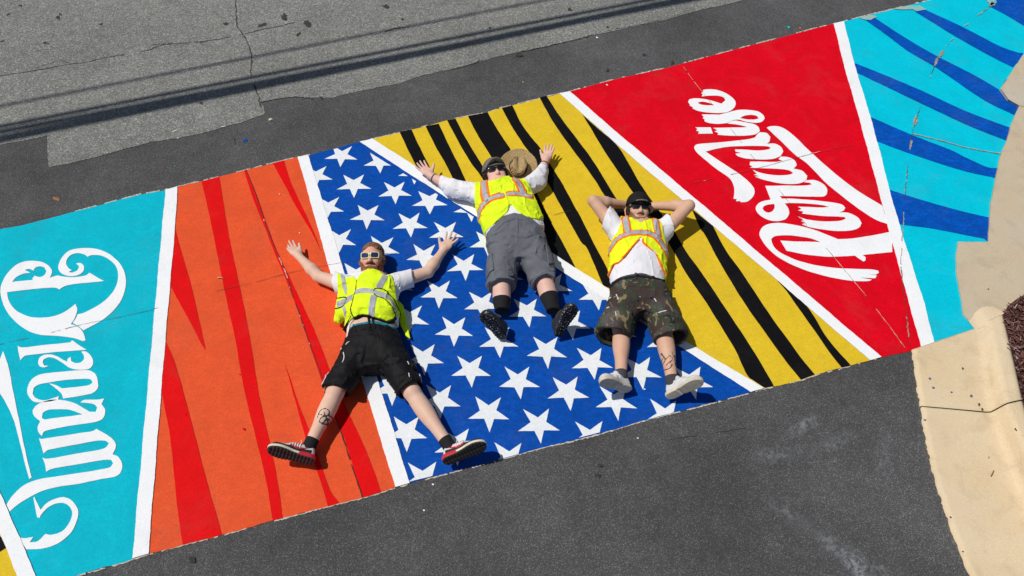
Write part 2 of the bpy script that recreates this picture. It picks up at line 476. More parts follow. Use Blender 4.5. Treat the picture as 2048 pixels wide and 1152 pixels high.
def panel(name, px, material, z=0.004, amp=0.0042, parent=mural, label=None, step=0.012):
    g = wobble(densify(ground2(px), step), amp)
    o = flat(name, [g], z, material)
    o.parent = parent
    if parent is mural: o.matrix_parent_inverse = Matrix.Translation(-mural_loc)
    if label: o['label'] = label
    return o

# border lines (left edge, right edge) as top-to-bottom photo points
b1l, b1r = [(332, 380.5), (299, 749), (266, 1117.7)], [(356, 374), (351, 456), (332, 678), (298, 1108)]
b2l, b2r = [(596, 314.6), (656.5, 530), (729, 774), (791, 975)], [(617, 311.5), (687.5, 540), (754.5, 756), (819.6, 967)]
b3l, b3r = [(719.5, 285), (787.5, 329), (951.6, 434), (1162, 569), (1355, 692), (1500, 785)], [(745, 279), (831, 334), (1119, 517), (1203, 570.5), (1357, 676), (1527, 777)]
b4l, b4r = [(1118, 188), (1166, 230), (1233, 290), (1348, 388), (1428, 455), (1554, 562.5), (1738.6, 721.8)], [(1139, 184), (1233, 266), (1362, 375), (1761.7, 715)]
b5l, b5r = [(1667, 48.6), (1688, 136), (1711.7, 216.7), (1739.5, 320), (1762.8, 407), (1777.6, 466.5), (1800, 545.7), (1827, 644.6), (1841, 695.4)], [(1687, 44), (1709, 133), (1739.5, 233), (1763, 320), (1778, 382), (1805.7, 477), (1829, 550), (1847.6, 608), (1867.6, 688)]
b0l, b0r = [(-40, 965), (0, 1063), (36, 1152), (60, 1210)], [(-40, 885), (0, 981), (73, 1152), (98, 1206)]
mid = lambda a, b, k=0.5: [(np.interp(k, [0, 1], [p[0], q[0]]), np.interp(k, [0, 1], [p[1], q[1]])) for p, q in zip(a, b)]

p_yl0 = panel('painted_panel', along(TOP, -690, -60) + [(-40, 900), (10, 1040), (70, 1185)] + along(BOT, -690, 70)[::-1], M['yellow'], label='yellow panel in the corner beyond the cyan lettered panel')
p_cy = panel('painted_panel', along(TOP, -60, 344) + [(316, 749)] + along(BOT, 60, 282)[::-1] + [(20, 1060), (-40, 920)], M['cyan'], label='cyan panel with white blackletter lettering')
p_or = panel('painted_panel', along(TOP, 345, 606) + [(672, 535), (741, 765)] + along(BOT, 283, 805)[::-1] + [(317, 749)], M['orange'], label='orange panel with tapering red stripes')
p_bl = panel('painted_panel', along(TOP, 607, 732) + [(870, 372), (1150, 552), (1340, 675)] + along(BOT, 806, 1515)[::-1] + [(742, 765), (673, 535)], M['blue'], label='blue panel covered with white stars')
p_ye = panel('painted_panel', along(TOP, 733, 1128) + [(1233, 278), (1355, 382), (1490, 500)] + along(BOT, 1516, 1750)[::-1] + [(1341, 674), (1151, 551), (871, 371)], M['yellow'], label='yellow panel with slanting black stripes')
p_re = panel('painted_panel', along(TOP, 1129, 1677) + [(1699, 135), (1725, 225), (1770, 395), (1814, 547)] + along(BOT, 1751, 1854)[::-1] + [(1491, 499), (1356, 381), (1234, 277)], M['red'], label='red panel with white brush script')
CY_R = [(2250, 0), (2090, 60), (2048, 108), (2028, 136), (1999, 180.6), (2014.5, 200), (2036.7, 214), (2020, 253), (2011.7, 283.6), (2000, 311), (1991.6, 349), (1979.6, 415), (1975, 486), (1915, 484), (1911.4, 517), (1914, 560), (1920.5, 590),
        (1927, 630), (1936, 640), (1946, 645), (1951, 655), (1949, 668), (1942, 674)]
p_cr = panel('painted_panel', along(TOP, 1678, 2250) + CY_R + [(1867.6, 688), (1855, 692), (1815, 546), (1771, 394), (1726, 224), (1700, 134)], M['cyan_b'], z=0.0045, label='bright cyan panel with curved dark blue stripes over the gutter')

for l, r_, lab in ((b1l, b1r, None), (b2l, b2r, None), (b3l, b3r, None), (b4l, b4r, None), (b5l, b5r, None), (b0l, b0r, None)):
    panel('border_stripe', l + r_[::-1], M['white'], 0.0105, 0.0026)

def cut(px, pan_px, name, material, parent, z=0.0072, smooth=True, amp=0.0012):
    g = ground2(smooth_closed(px, 6) if smooth else px)
    g = wobble(densify(g, 0.02), amp, (23, 80, 210))
    o = flat(name, [g], z, material)
    o.parent = parent
    return o

G1, G2 = (280, 300, 400 / 1152), (250, 680, 600 / 1464)
red_stripes = [
    fr(*G1, (356, 184, 1), (458, 156, 1), (510, 480), (560, 720), (605, 930), (645, 1152)) + fr(*G2, (655, 270), (700, 470), (745, 690), (770, 871, 1), (722, 883, 1), (690, 690), (640, 480), (600, 320), (570, 180), (540, 0)) + fr(*G1, (525, 980), (490, 820), (430, 520), (390, 330)),
    fr(*G1, (600, 120, 1), (614, 118, 1), (645, 190), (690, 310), (735, 440), (800, 610), (860, 730), (930, 880), (1000, 1030), (1050, 1152)) + fr(*G2, (1005, 160), (1085, 345), (1140, 460), (1200, 600), (1250, 744, 1), (1165, 769, 1), (1120, 640), (1070, 480), (1040, 415), (970, 230), (920, 80)) + fr(*G1, (985, 1152), (930, 980), (880, 850), (830, 720), (770, 580), (720, 450), (655, 290)),
    fr(*G1, (765, 79, 1), (830, 63, 1), (870, 190), (930, 320), (1000, 470), (1042, 582, 1), (985, 470), (900, 330), (840, 215)),
    fr(*G1, (203, 455, 1), (240, 590), (290, 760), (330, 930), (380, 1152)) + fr(*G2, (380, 30), (400, 68, 1)) + fr(*G1, (350, 1110), (320, 1050), (250, 920), (178, 790, 1)),
    fr(*G1, (152, 1090, 1)) + fr(*G2, (200, 10), (250, 130), (330, 420), (400, 690), (475, 951, 1), (283, 999, 1), (255, 800), (225, 500), (195, 330), (176, 240, 1)),
    fr(*G2, (778, 108, 1), (810, 200), (850, 320), (895, 430), (950, 590), (1000, 730), (1045, 795, 1), (990, 811, 1), (955, 690), (900, 540), (860, 400), (815, 240))]
for s in red_stripes: cut(s, None, 'red_stripe', M['redl'], p_or)

G3, G4, G5 = (720, 150, 500 / 1920), (1060, 160, 500 / 1440), (1300, 420, 560 / 1698)
black_stripes = [
    fr(*G3, (305, 441, 1), (395, 420, 1), (440, 520), (510, 660), (560, 760), (620, 880, 1), (500, 830, 1), (425, 690), (360, 560)),
    fr(*G3, (503, 397, 1), (605, 378, 1), (690, 560), (760, 700), (825, 845), (890, 985, 1), (790, 960, 1), (725, 825), (660, 690), (590, 570)),
    fr(*G3, (668, 352, 1), (735, 340, 1), (790, 450), (860, 570), (945, 710), (1030, 860), (1190, 1160, 1), (1120, 1110, 1), (940, 800), (860, 690), (780, 560), (710, 430)),
    fr(*G3, (828, 318, 1), (980, 292, 1), (1060, 430), (1165, 590)) + [(1046, 345), (1074, 389), (1098, 438), (1125, 486), (1153, 540, 1), (1100, 510, 1), (1065, 440), (1030, 380)] + fr(*G3, (1100, 790), (1000, 620), (900, 460)),
    fr(*G3, (1088, 256, 1), (1170, 237, 1), (1240, 380), (1330, 500), (1395, 580), (1480, 720), (1560, 850), (1640, 1000)) + fr(*G4, (290, 790), (370, 950), (455, 1110)) + [(1230, 582, 1), (1206, 572, 1), (1175, 500)] + fr(*G4, (290, 930), (200, 770), (100, 590)) + fr(*G3, (1330, 640), (1250, 530), (1160, 390)),
    fr(*G4, (55, 105, 1), (95, 94, 1), (170, 210), (260, 330), (350, 450), (420, 560), (480, 660)) + [(1262, 440), (1300, 510), (1340, 590), (1368, 668, 1), (1350, 672, 1), (1310, 580), (1275, 510), (1240, 440)] + fr(*G4, (420, 655), (380, 590), (310, 490), (220, 370), (130, 240)),
    fr(*G4, (300, 202, 1), (400, 290), (500, 378), (560, 470), (640, 610)) + [(1320, 425), (1351, 468)] + fr(*G5, (215, 250), (330, 410), (450, 590), (550, 740), (640, 880), (745, 1060), (747, 1071, 1), (693, 1080, 1), (640, 1046, 1), (585, 1000), (520, 860), (430, 710), (330, 550), (220, 390), (110, 200)) + [(1290, 420)] + fr(*G4, (585, 640), (500, 520), (420, 400), (340, 265)),
    fr(*G4, (930, 745, 1), (1060, 850)) + fr(*G5, (380, 100), (460, 250), (540, 360), (640, 510), (740, 660), (850, 810), (930, 920), (998, 1000, 1), (912, 1032, 1), (800, 890), (700, 750), (600, 610), (510, 470), (410, 300), (330, 150)) + fr(*G4, (980, 860)),
    fr(*G5, (768, 428, 1), (860, 510), (942, 578), (1000, 660), (1080, 790), (1215, 944, 1), (1160, 959, 1), (1090, 870), (1000, 740), (900, 600), (830, 500)),
    ]
for s in black_stripes: cut(s, None, 'black_stripe', M['black'], p_ye)
cut([(-60, 1085), (0, 1075), (5, 1072), (16, 1094), (0, 1104), (-60, 1130)], None, 'black_stripe', M['black'], p_yl0, smooth=False)

G6, G7 = (1620, 0, 428 / 1541), (1720, 280, 328 / 900)
blue_stripes = [
    fr(*G6, (1320, -20), (1700, -160), (1800, 60), (1560, 205), (1430, 125), (1300, 55, 1)),
    fr(*G6, (835, 78, 1), (1090, 195), (1350, 330), (1480, 378), (1535, 388, 1), (1500, 440, 1), (1460, 490, 1), (1300, 410), (1050, 270), (880, 165), (755, 88, 1)),
    fr(*G6, (460, 130, 1), (690, 280), (915, 410), (1170, 540), (1390, 670), (1430, 712), (1499, 768, 1), (1475, 835, 1), (1250, 725), (985, 545), (880, 475), (700, 370), (560, 265), (400, 150, 1)),
    fr(*G6, (305, 452, 1), (560, 555), (820, 665), (1120, 805), (1440, 925, 1), (1420, 1020, 1), (1130, 905), (800, 750), (560, 635), (330, 525, 1)),
    fr(*G6, (420, 840, 1), (730, 975), (1000, 1080)) + fr(*G7, (560, 90), (690, 150), (750, 158, 1), (738, 211, 1), (540, 165), (265, 75), (80, 6, 1)),
    fr(*G7, (150, 272, 1), (250, 305), (380, 345), (560, 395), (705, 428, 1), (699, 562, 1), (680, 545, 1), (400, 490), (232, 468), (205, 462, 1))]
for s in blue_stripes: cut(s, None, 'blue_stripe', M['blue_b'], p_cr, z=0.0078)
# ------------------------------------------------------------------ stars
TIPS = {'B': (0.0126, -0.1437), 'R': (0.1466, -0.0459), 'TR': (0.0782, 0.1168), 'TL': (-0.0995, 0.1189), 'L': (-0.1379, -0.046)}
tips = [np.array(TIPS[k]) for k in ('B', 'R', 'TR', 'TL', 'L')]
def cross_pt(a, b, c, d):
    m = np.array([b - a, -(d - c)]).T
    t = np.linalg.solve(m, c - a)
    return a + (b - a) * t[0]
star_shape = []
for i in range(5):
    star_shape.append(tips[i])
    star_shape.append(cross_pt(tips[i], tips[(i + 2) % 5], tips[(i + 1) % 5], tips[(i - 1) % 5]))
blue_clip = ground2([(608, 313), (724, 286.5), (1160, 566), (1508, 781), (1350, 825.5), (1199, 868.5), (1036, 909.5), (812, 970)])
STARS = [(683, 312), (760, 325), (830, 346), (632, 353), (708, 371), (790, 385), (859, 404), (655, 416), (942, 418), (735, 433), (820, 449), (892, 467), (678, 482), (763, 498), (848, 513), (929, 533), (1105, 574),
         (878, 587), (1192, 591), (964, 609), (1054, 624), (819, 638), (1141, 648), (908, 661), (1232, 665), (1329, 683), (997, 683), (1093, 703), (847, 717), (1183, 725), (941, 741), (1280, 744), (1037, 764), (1382, 764),
         (784, 777), (1135, 785), (879, 801), (1230, 804), (977, 826), (1331, 832), (1077, 850), (813, 865), (1183, 876), (913, 891), (1019, 920), (847, 960), (975, 487), (1010, 552), (711, 552), (790, 570)]
for i, (u, v) in enumerate(STARS):
    c = P(u, v)[:2]
    r = random.Random(100 + i)
    a = r.uniform(-0.045, 0.045); k = r.uniform(0.97, 1.02)
    R2 = np.array([[math.cos(a), -math.sin(a)], [math.sin(a), math.cos(a)]]) * k
    g = clip_convex([c + R2 @ (q + np.array([r.uniform(-.0035, .0035), r.uniform(-.0035, .0035)])) for q in star_shape], blue_clip)
    if len(g) < 3: continue
    g = wobble(densify(g, 0.015), 0.0012, (23, 80, 210))
    o = flat('star', [g], 0.0072, M['star'])
    o.parent = p_bl

# ------------------------------------------------------------------ lettering
F1, F2, F3, F4 = (0, 480, 300 / 1152), (0, 760, 300 / 882), (1360, 160, 260 / 1152), (1480, 330, 300 / 1329)
def letter(parent, outer, holes=(), z=0.0076):
    loops = [wobble(ground2(smooth_closed(lp, 6)), 0.0009, (30, 95, 230)) for lp in (outer, *holes)]
    o = flat('lettering', loops, z, M['white'])
    o.parent = parent
    return o
# the blackletter word on cyan
letter(p_cy, fr(*F1, (583, 495, 1), (597, 540), (580, 600), (548, 650, 1), (600, 670), (640, 710), (662, 772, 1), (640, 780), (560, 755), (430, 740), (300, 730), (200, 690), (110, 620), (50, 540), (15, 450), (8, 380), (30, 310), (70, 250),
       (130, 195), (200, 168), (270, 165), (330, 175), (380, 205), (403, 240), (398, 270), (385, 294, 1), (445, 276, 1), (490, 285), (540, 290), (600, 287), (665, 275), (690, 255, 1), (740, 285), (803, 320, 1), (700, 330), (600, 340), (520, 352),
       (480, 370), (460, 385, 1), (435, 372), (370, 372), (250, 382), (60, 405, 1), (65, 450), (95, 510), (150, 560), (240, 595), (340, 600), (430, 585), (510, 550)),
       [fr(*F1, (98, 326, 1), (130, 290), (180, 265), (238, 255, 1), (195, 236, 1), (225, 226), (262, 240, 1), (275, 218), (310, 207), (345, 215), (360, 245), (345, 275), (310, 290), (270, 278), (252, 300), (255, 311, 1), (170, 318))])
letter(p_cy, fr(*F1, (600, 575, 1), (650, 562), (750, 510), (830, 450), (890, 370), (910, 290), (900, 220), (850, 160), (780, 125), (710, 120), (678, 133, 1), (650, 115), (600, 105), (550, 118), (520, 150), (512, 190), (530, 220), (555, 235, 1),
       (530, 250, 1), (560, 255), (600, 235), (612, 205), (588, 185, 1), (620, 180), (645, 200), (648, 235), (625, 262), (580, 280), (530, 281), (480, 262), (452, 225), (458, 180), (490, 125), (540, 85), (620, 68), (710, 68), (800, 90), (880, 140),
       (940, 210), (970, 300), (960, 400), (920, 490), (850, 570), (770, 630), (645, 697, 1), (610, 670), (562, 640, 1), (590, 600)))
letter(p_cy, fr(*F1, (140, 817, 1), (155, 826), (200, 828), (350, 810), (500, 795), (545, 790), (556, 773, 1), (600, 805), (668, 848, 1), (560, 855), (400, 868), (250, 885), (195, 895), (160, 928, 1), (148, 870)))
letter(p_cy, fr(*F1, (628, 862, 1), (660, 860), (700, 890), (720, 940), (705, 980), (670, 998), (600, 1000), (540, 985), (480, 945), (430, 915), (380, 905), (340, 920), (332, 945), (345, 968), (378, 970, 1), (345, 982), (310, 975), (297, 945),
       (310, 905), (350, 885), (400, 885), (450, 900), (490, 925), (520, 940, 1), (525, 915), (545, 903, 1), (552, 935), (580, 948), (620, 945), (650, 920), (648, 890)))
letter(p_cy, fr(*F1, (380, 1105, 1), (430, 1118), (480, 1143, 1), (600, 1132), (690, 1117), (715, 1095), (700, 1075), (650, 1070), (520, 1078), (380, 1098), (300, 1115), (262, 1140)) + fr(*F2, (200, 58), (195, 85), (215, 110), (260, 122), (300, 115), (350, 98, 1),
       (345, 118), (290, 130), (215, 133), (180, 110), (163, 70)) + fr(*F1, (225, 1110), (260, 1065), (320, 1035), (450, 1018), (600, 1006), (690, 1006), (740, 1040), (757, 1100)) + fr(*F2, (578, 50), (550, 78), (500, 92), (375, 112, 1), (365, 85), (335, 55)))
letter(p_cy, fr(*F2, (205, 165), (240, 138), (300, 120), (370, 121), (430, 135), (480, 160), (530, 190, 1), (565, 190), (575, 165), (550, 143), (475, 135, 1), (500, 120), (570, 118), (615, 112, 1), (600, 145), (622, 180), (610, 225), (570, 248),
       (480, 262), (400, 275), (320, 290), (265, 305), (250, 332, 1), (230, 310), (225, 280), (240, 245, 1), (205, 215), (195, 190)),
       [fr(*F2, (250, 225), (255, 195), (290, 178), (350, 175), (420, 180), (490, 205, 1), (440, 212), (360, 222), (300, 230), (265, 235))])
letter(p_cy, fr(*F2, (232, 345, 1), (250, 350), (300, 342), (450, 318), (540, 305), (570, 290, 1), (615, 315), (660, 345, 1), (680, 370), (683, 400), (665, 440, 1), (700, 455), (722, 500), (712, 545), (680, 570), (600, 585), (480, 610), (350, 630),
       (240, 660), (130, 720), (60, 775, 1), (42, 735, 1), (80, 680), (140, 625), (220, 590), (330, 570), (500, 545), (610, 525), (650, 515), (668, 490), (655, 472), (620, 472), (520, 488), (400, 508), (310, 525), (275, 543, 1), (268, 500), (253, 460, 1),
       (290, 465), (430, 440), (560, 418), (620, 402), (643, 375), (620, 360), (560, 362), (450, 382), (330, 405), (285, 415), (260, 435, 1), (250, 400)))
letter(p_cy, fr(*F2, (205, 690, 1), (242, 765, 1), (280, 725), (330, 700), (380, 692), (430, 715), (462, 770), (455, 830), (420, 900), (350, 960), (260, 992), (160, 998, 1), (105, 925, 1), (150, 932), (200, 925, 1), (178, 958, 1), (225, 950), (270, 908, 1),
       (310, 912), (370, 890), (412, 840), (428, 790), (415, 750), (380, 727), (330, 730), (280, 757), (243, 798), (238, 813, 1), (222, 810, 1), (200, 695, 1)))
letter(p_cy, fr(*F1, (28, 857, 1), (62, 950), (85, 1050), (103, 1152)) + fr(*F2, (120, 260), (150, 410), (189, 575, 1), (176, 585, 1), (160, 530), (125, 390), (88, 250), (45, 150), (0, 75), (-30, 30, 1)) + fr(*F1, (-30, 1010, 1)))
# the brush script on red
letter(p_re, fr(*F3, (190, 152, 1), (200, 132, 1), (188, 122, 1), (205, 108, 1), (200, 95, 1), (240, 88), (320, 92), (400, 120), (460, 160), (490, 200), (485, 240), (450, 275), (412, 292, 1), (330, 299), (240, 293), (160, 280), (110, 258, 1), (112, 246, 1), (85, 232, 1), (86, 222, 1), (70, 200), (80, 178), (130, 168), (220, 175),
       (300, 195), (365, 215, 1), (400, 185), (385, 160), (330, 145), (250, 145)), [fr(*F3, (155, 205), (200, 197), (260, 210), (305, 228), (240, 230), (180, 222))])
letter(p_re, fr(*F3, (190, 310, 1), (270, 311), (345, 313, 1), (410, 296, 1), (430, 291), (510, 272), (600, 270), (690, 285), (740, 320), (748, 345), (725, 375), (670, 385), (580, 374), (520, 357), (470, 360, 1), (410, 388, 1), (330, 395), (250, 385), (215, 370, 1), (218, 355, 1), (200, 345, 1), (208, 332, 1)),
       [fr(*F3, (530, 342), (570, 322), (630, 315), (680, 325), (695, 345), (660, 355), (590, 355))])
letter(p_re, fr(*F3, (135, 425, 1), (270, 425, 1), (290, 480, 1), (160, 482, 1), (168, 462, 1), (142, 455, 1), (152, 440, 1)))
letter(p_re, fr(*F3, (290, 430, 1), (420, 427), (560, 425), (590, 420, 1), (510, 402), (415, 390, 1), (475, 364), (560, 378), (650, 395), (695, 425), (705, 460, 1), (660, 488), (550, 500), (400, 497), (330, 490, 1), (340, 475, 1), (305, 462, 1), (330, 450, 1)))
letter(p_re, fr(*F3, (704, 468, 1), (765, 475), (798, 510), (790, 550), (770, 570, 1), (840, 570), (895, 600), (912, 640), (890, 680, 1), (820, 705), (700, 710), (580, 700), (510, 680), (490, 658, 1), (540, 652, 1), (490, 640, 1), (485, 620, 1), (560, 622), (700, 630), (790, 618), (800, 605), (760, 592),
       (620, 590), (450, 595), (320, 615), (225, 640, 1), (300, 690), (420, 770), (540, 850), (620, 920), (658, 980), (650, 1030), (600, 1080), (540, 1090, 1), (530, 1078, 1), (495, 1080, 1), (500, 1060, 1), (472, 1058, 1), (480, 1000), (470, 930), (430, 870), (330, 800), (230, 720), (150, 650), (122, 605), (150, 575), (300, 562), (450, 548), (600, 530), (665, 512), (678, 490, 1)))
letter(p_re, fr(*F3, (620, 730, 1), (700, 728), (830, 732), (905, 722, 1), (870, 707, 1), (892, 684, 1), (960, 690), (1015, 720), (1032, 760), (1005, 790, 1), (1080, 810), (1125, 855), (1115, 895), (1060, 920), (960, 928), (850, 915), (740, 890), (660, 862, 1), (700, 858, 1), (652, 845, 1), (680, 838, 1),
       (640, 800, 1), (720, 830), (850, 850), (960, 845), (1000, 830), (960, 805), (850, 792), (740, 788), (620, 782, 1), (640, 770, 1), (615, 760, 1)))
letter(p_re, fr(*F4, (222, 190, 1), (400, 188), (560, 188), (632, 180), (620, 165), (565, 158, 1), (590, 140, 1), (660, 140), (730, 170), (770, 220), (765, 265), (730, 285), (600, 285), (350, 280, 1), (368, 303, 1), (480, 305), (650, 318), (800, 335), (900, 355), (930, 385), (915, 410), (880, 425, 1),
       (960, 430), (1040, 470), (1075, 520), (1050, 560), (980, 585), (860, 590), (720, 575), (610, 555), (545, 530, 1), (575, 522, 1), (540, 500, 1), (560, 495, 1), (510, 460, 1), (600, 490), (750, 505), (880, 500), (935, 480), (925, 467), (850, 462), (700, 455), (545, 435, 1), (560, 418, 1), (512, 408, 1), (545, 395, 1), (510, 375, 1), (620, 378), (720, 382), (785, 378, 1), (720, 360), (600, 348),
       (480, 342), (395, 345, 1), (425, 390), (432, 440), (400, 485), (330, 502), (250, 492), (180, 455), (140, 405), (145, 365), (190, 330), (270, 312, 1)), [fr(*F4, (205, 375), (240, 357), (300, 350, 1), (305, 385), (285, 415), (250, 428), (215, 415), (198, 392))])
letter(p_re, fr(*F4, (865, 663, 1), (1000, 655), (1150, 632), (1340, 596, 1), (1345, 777, 1), (1200, 790), (1085, 803, 1), (1110, 822), (1108, 850), (1090, 860), (1050, 835), (1015, 808, 1), (830, 818), (700, 812), (560, 795), (410, 765, 1), (355, 675, 1), (480, 682), (600, 685), (710, 687, 1), (620, 655), (500, 635), (400, 628),
       (310, 635), (275, 660), (285, 705), (320, 755), (400, 805), (520, 855), (680, 895), (850, 918), (1000, 925), (1150, 930), (1220, 940), (1228, 960), (1195, 978, 1), (1120, 970, 1), (1208, 984, 1), (1195, 1008, 1), (1060, 1003, 1), (1165, 1020, 1), (1150, 1030), (1090, 1035), (980, 1030), (800, 1000), (600, 945), (440, 880), (320, 810), (230, 725), (175, 640), (175, 590), (210, 545), (280, 522), (370, 520), (500, 540), (640, 575), (760, 620)))
letter(p_re, fr(*F3, (765, 428, 1), (800, 415), (870, 417), (940, 447), (1030, 520), (1120, 610)) + fr(*F4, (745, 0), (900, 130), (1050, 240), (1258, 366, 1), (1305, 528, 1), (1200, 490), (1050, 395), (900, 280), (760, 165), (600, 0)) + fr(*F3, (1020, 670), (890, 545)))

# ------------------------------------------------------------------ seams, chips and fringe on the mural
def mstrip(*a, **k):
    o = strip(*a, **k)
    o.parent = mural
    o.matrix_parent_inverse = Matrix.Translation(-mural_loc)
    return o
joint = [(-60, 704), (0, 690), (86, 671), (167, 650), (232, 637), (300, 622), (345, 610), (415, 588), (495, 570), (575, 548), (610, 540), (690, 526), (830, 500), (960, 468), (1085, 437), (1120, 428), (1180, 412), (1220, 401), (1300, 388), (1360, 374), (1420, 360), (1500, 342), (1627, 308), (1728, 286)]
mstrip('seam', joint, 0.0026, 0.0125, M['seam'], jit=0.002, gaps=0.35, seed=5)
mstrip('seam_chip', joint, 0.003, 0.0132, M['seam_pale'], jit=0.003, step=0.02, gaps=0.96, seed=9)
oseam = [(492, 341), (512, 390), (528, 440), (545, 485), (572, 547), (585, 590), (603, 640), (620, 690), (650, 770), (677, 850), (700, 920), (725, 996)]
mstrip('seam', oseam, 0.0045, 0.0125, M['seam'], jit=0.0015, gaps=0.15, seed=6)
mstrip('seam_chip', oseam[2:8], 0.0045, 0.0132, M['seam_pale'], jit=0.002, step=0.012, gaps=0.7, seed=16)
rseam = [(1366, 135), (1385, 162), (1413, 197), (1500, 310), (1560, 385), (1617, 458), (1666, 515), (1728, 590), (1781, 659), (1808, 697)]
mstrip('seam', rseam, 0.0022, 0.0125, M['seam'], jit=0.0015, gaps=0.4, seed=26)
mstrip('seam_chip', rseam[6:], 0.003, 0.0132, M['seam_pale'], jit=0.0015, step=0.02, gaps=0.3, seed=27)
mstrip('seam_chip', rseam[:3], 0.003, 0.0132, M['seam_pale'], jit=0.0015, step=0.02, gaps=0.6, seed=28)
gseam = fr(*G6, (1335, 15), (1290, 55), (1200, 120), (1145, 170), (1080, 215), (1000, 310), (960, 370), (925, 410), (900, 460), (860, 560), (830, 640), (800, 745))
gse2 = fr(*G6, (768, 842), (745, 900), (735, 960), (718, 1040), (710, 1100)) + fr(*G7, (265, 80), (255, 180), (245, 280), (238, 360), (235, 460), (225, 600), (220, 700), (230, 790), (240, 870), (250, 950), (258, 1030), (270, 1130))
mstrip('seam', gseam, 0.008, 0.0126, M['bare'], jit=0.005, step=0.02, gaps=0.45, seed=31)
mstrip('seam', gse2, 0.007, 0.0126, M['bare'], jit=0.004, step=0.02, gaps=0.4, seed=32)
mstrip('seam', gseam + gse2, 0.0035, 0.0133, M['seam'], jit=0.005, step=0.02, gaps=0.4, seed=33)
mstrip('seam', fr(*G6, (735, 970), (800, 985), (900, 1008), (1000, 1035), (1100, 1065), (1200, 1085), (1368, 1112)), 0.009, 0.0126, M['bare'], jit=0.002, step=0.03, gaps=0.0, seed=34)
flat_o = None
for i, (x, y, rx, ry, rot) in enumerate([(940, 395, 12, 38, .5), (905, 450, 9, 30, .3), (755, 875, 14, 38, .3), (722, 1045, 9, 30, .2), (1305, 38, 26, 14, -.4)]):
    o = flat('bare_patch', [ground2(fr(*G6, *blob(x, y, rx, ry, rot, 15, 300 + i, .45)))], 0.0129, M['bare']); o.parent = mural; o.matrix_parent_inverse = Matrix.Translation(-mural_loc)
t = NT('paint_thin_cyan')
M['thin'] = t.done(t.mix(t.ramp(t.noise(28, 5, .7), (.4, (0, 0, 0)), (.62, (1, 1, 1))), lin(110, 190, 195), lin(175, 175, 160)), 0.8, None, 0.3)
for i, (pts) in enumerate([fr(*G6, (600, 68), (700, 48), (790, 50), (835, 75), (770, 90), (740, 75), (660, 78)), fr(*G6, (345, 132), (450, 112), (480, 130), (430, 150), (380, 145)), fr(*G6, (1250, -8), (1330, -8), (1340, 22), (1300, 48), (1270, 20))]):
    o = flat('thin_paint', [wobble(densify(ground2(pts), .012), .007)], 0.0129, M['thin']); o.parent = mural; o.matrix_parent_inverse = Matrix.Translation(-mural_loc)
def edge_strip(line, x0, x1, w, seed, sgn, gaps=0.35):
    pts = along(line, x0, x1)
    mstrip('paint_edge', [(p[0], p[1] + sgn) for p in pts], w, 0.0038 if sgn else 0.003, M['edge_strip'], jit=0.003, step=0.012, gaps=gaps, seed=seed)
edge_strip(TOP, 150, 340, 0.012, 41, -1, 0.5); edge_strip(TOP, 356, 620, 0.012, 42, -1, 0.3); edge_strip(TOP, 740, 1120, 0.012, 43, -1, 0.3); edge_strip(TOP, 1120, 1680, 0.013, 44, -1, 0.3); edge_strip(TOP, 1680, 2000, 0.016, 45, -1, 0.2)
edge_strip(BOT, 100, 300, 0.009, 46, 1, 0.2); edge_strip(BOT, 298, 790, 0.008, 47, 1, 0.2); edge_strip(BOT, 800, 1530, 0.009, 48, 1, 0.25); edge_strip(BOT, 1530, 1830, 0.009, 49, 1, 0.4)
# spilled paint flecks
FL = [(M['white'], [(786, 893, 2), (1018, 512, 1.6), (1289, 780, 1.6), (848, 1021, 2), (1275, 877, 1.6), (866, 969, 2)]), (M['blue'], [(492, 281, 3.5), (487, 283, 2)]), (M['redl'], [(480, 750, 1.5), (489, 860, 3), (372, 830, 2)]),
      (M['star'], [(560, 390, 1.2), (600, 468, 1.2), (1214, 172, 1.8), (1194, 76, 2)]), (M['cyan'], [(350, 333, 1.2), (1577, 55, 3)]), (M['yellow'], [(1046, 165, 1.4)]), (M['orange'], [(1600, 57, 2.2)])]
for m, spots in FL:
    for i, (u, v, r0) in enumerate(spots):
        o = flat('paint_fleck', [ground2(blob(u, v, r0, r0 * .8, .4, 9, int(u + v), .4))], 0.0136 if np.interp(u, [q[0] for q in TOP], [q[1] for q in TOP]) < v < np.interp(u, [q[0] for q in BOT], [q[1] for q in BOT]) else 0.006, m); o.parent = mural; o.matrix_parent_inverse = Matrix.Translation(-mural_loc)

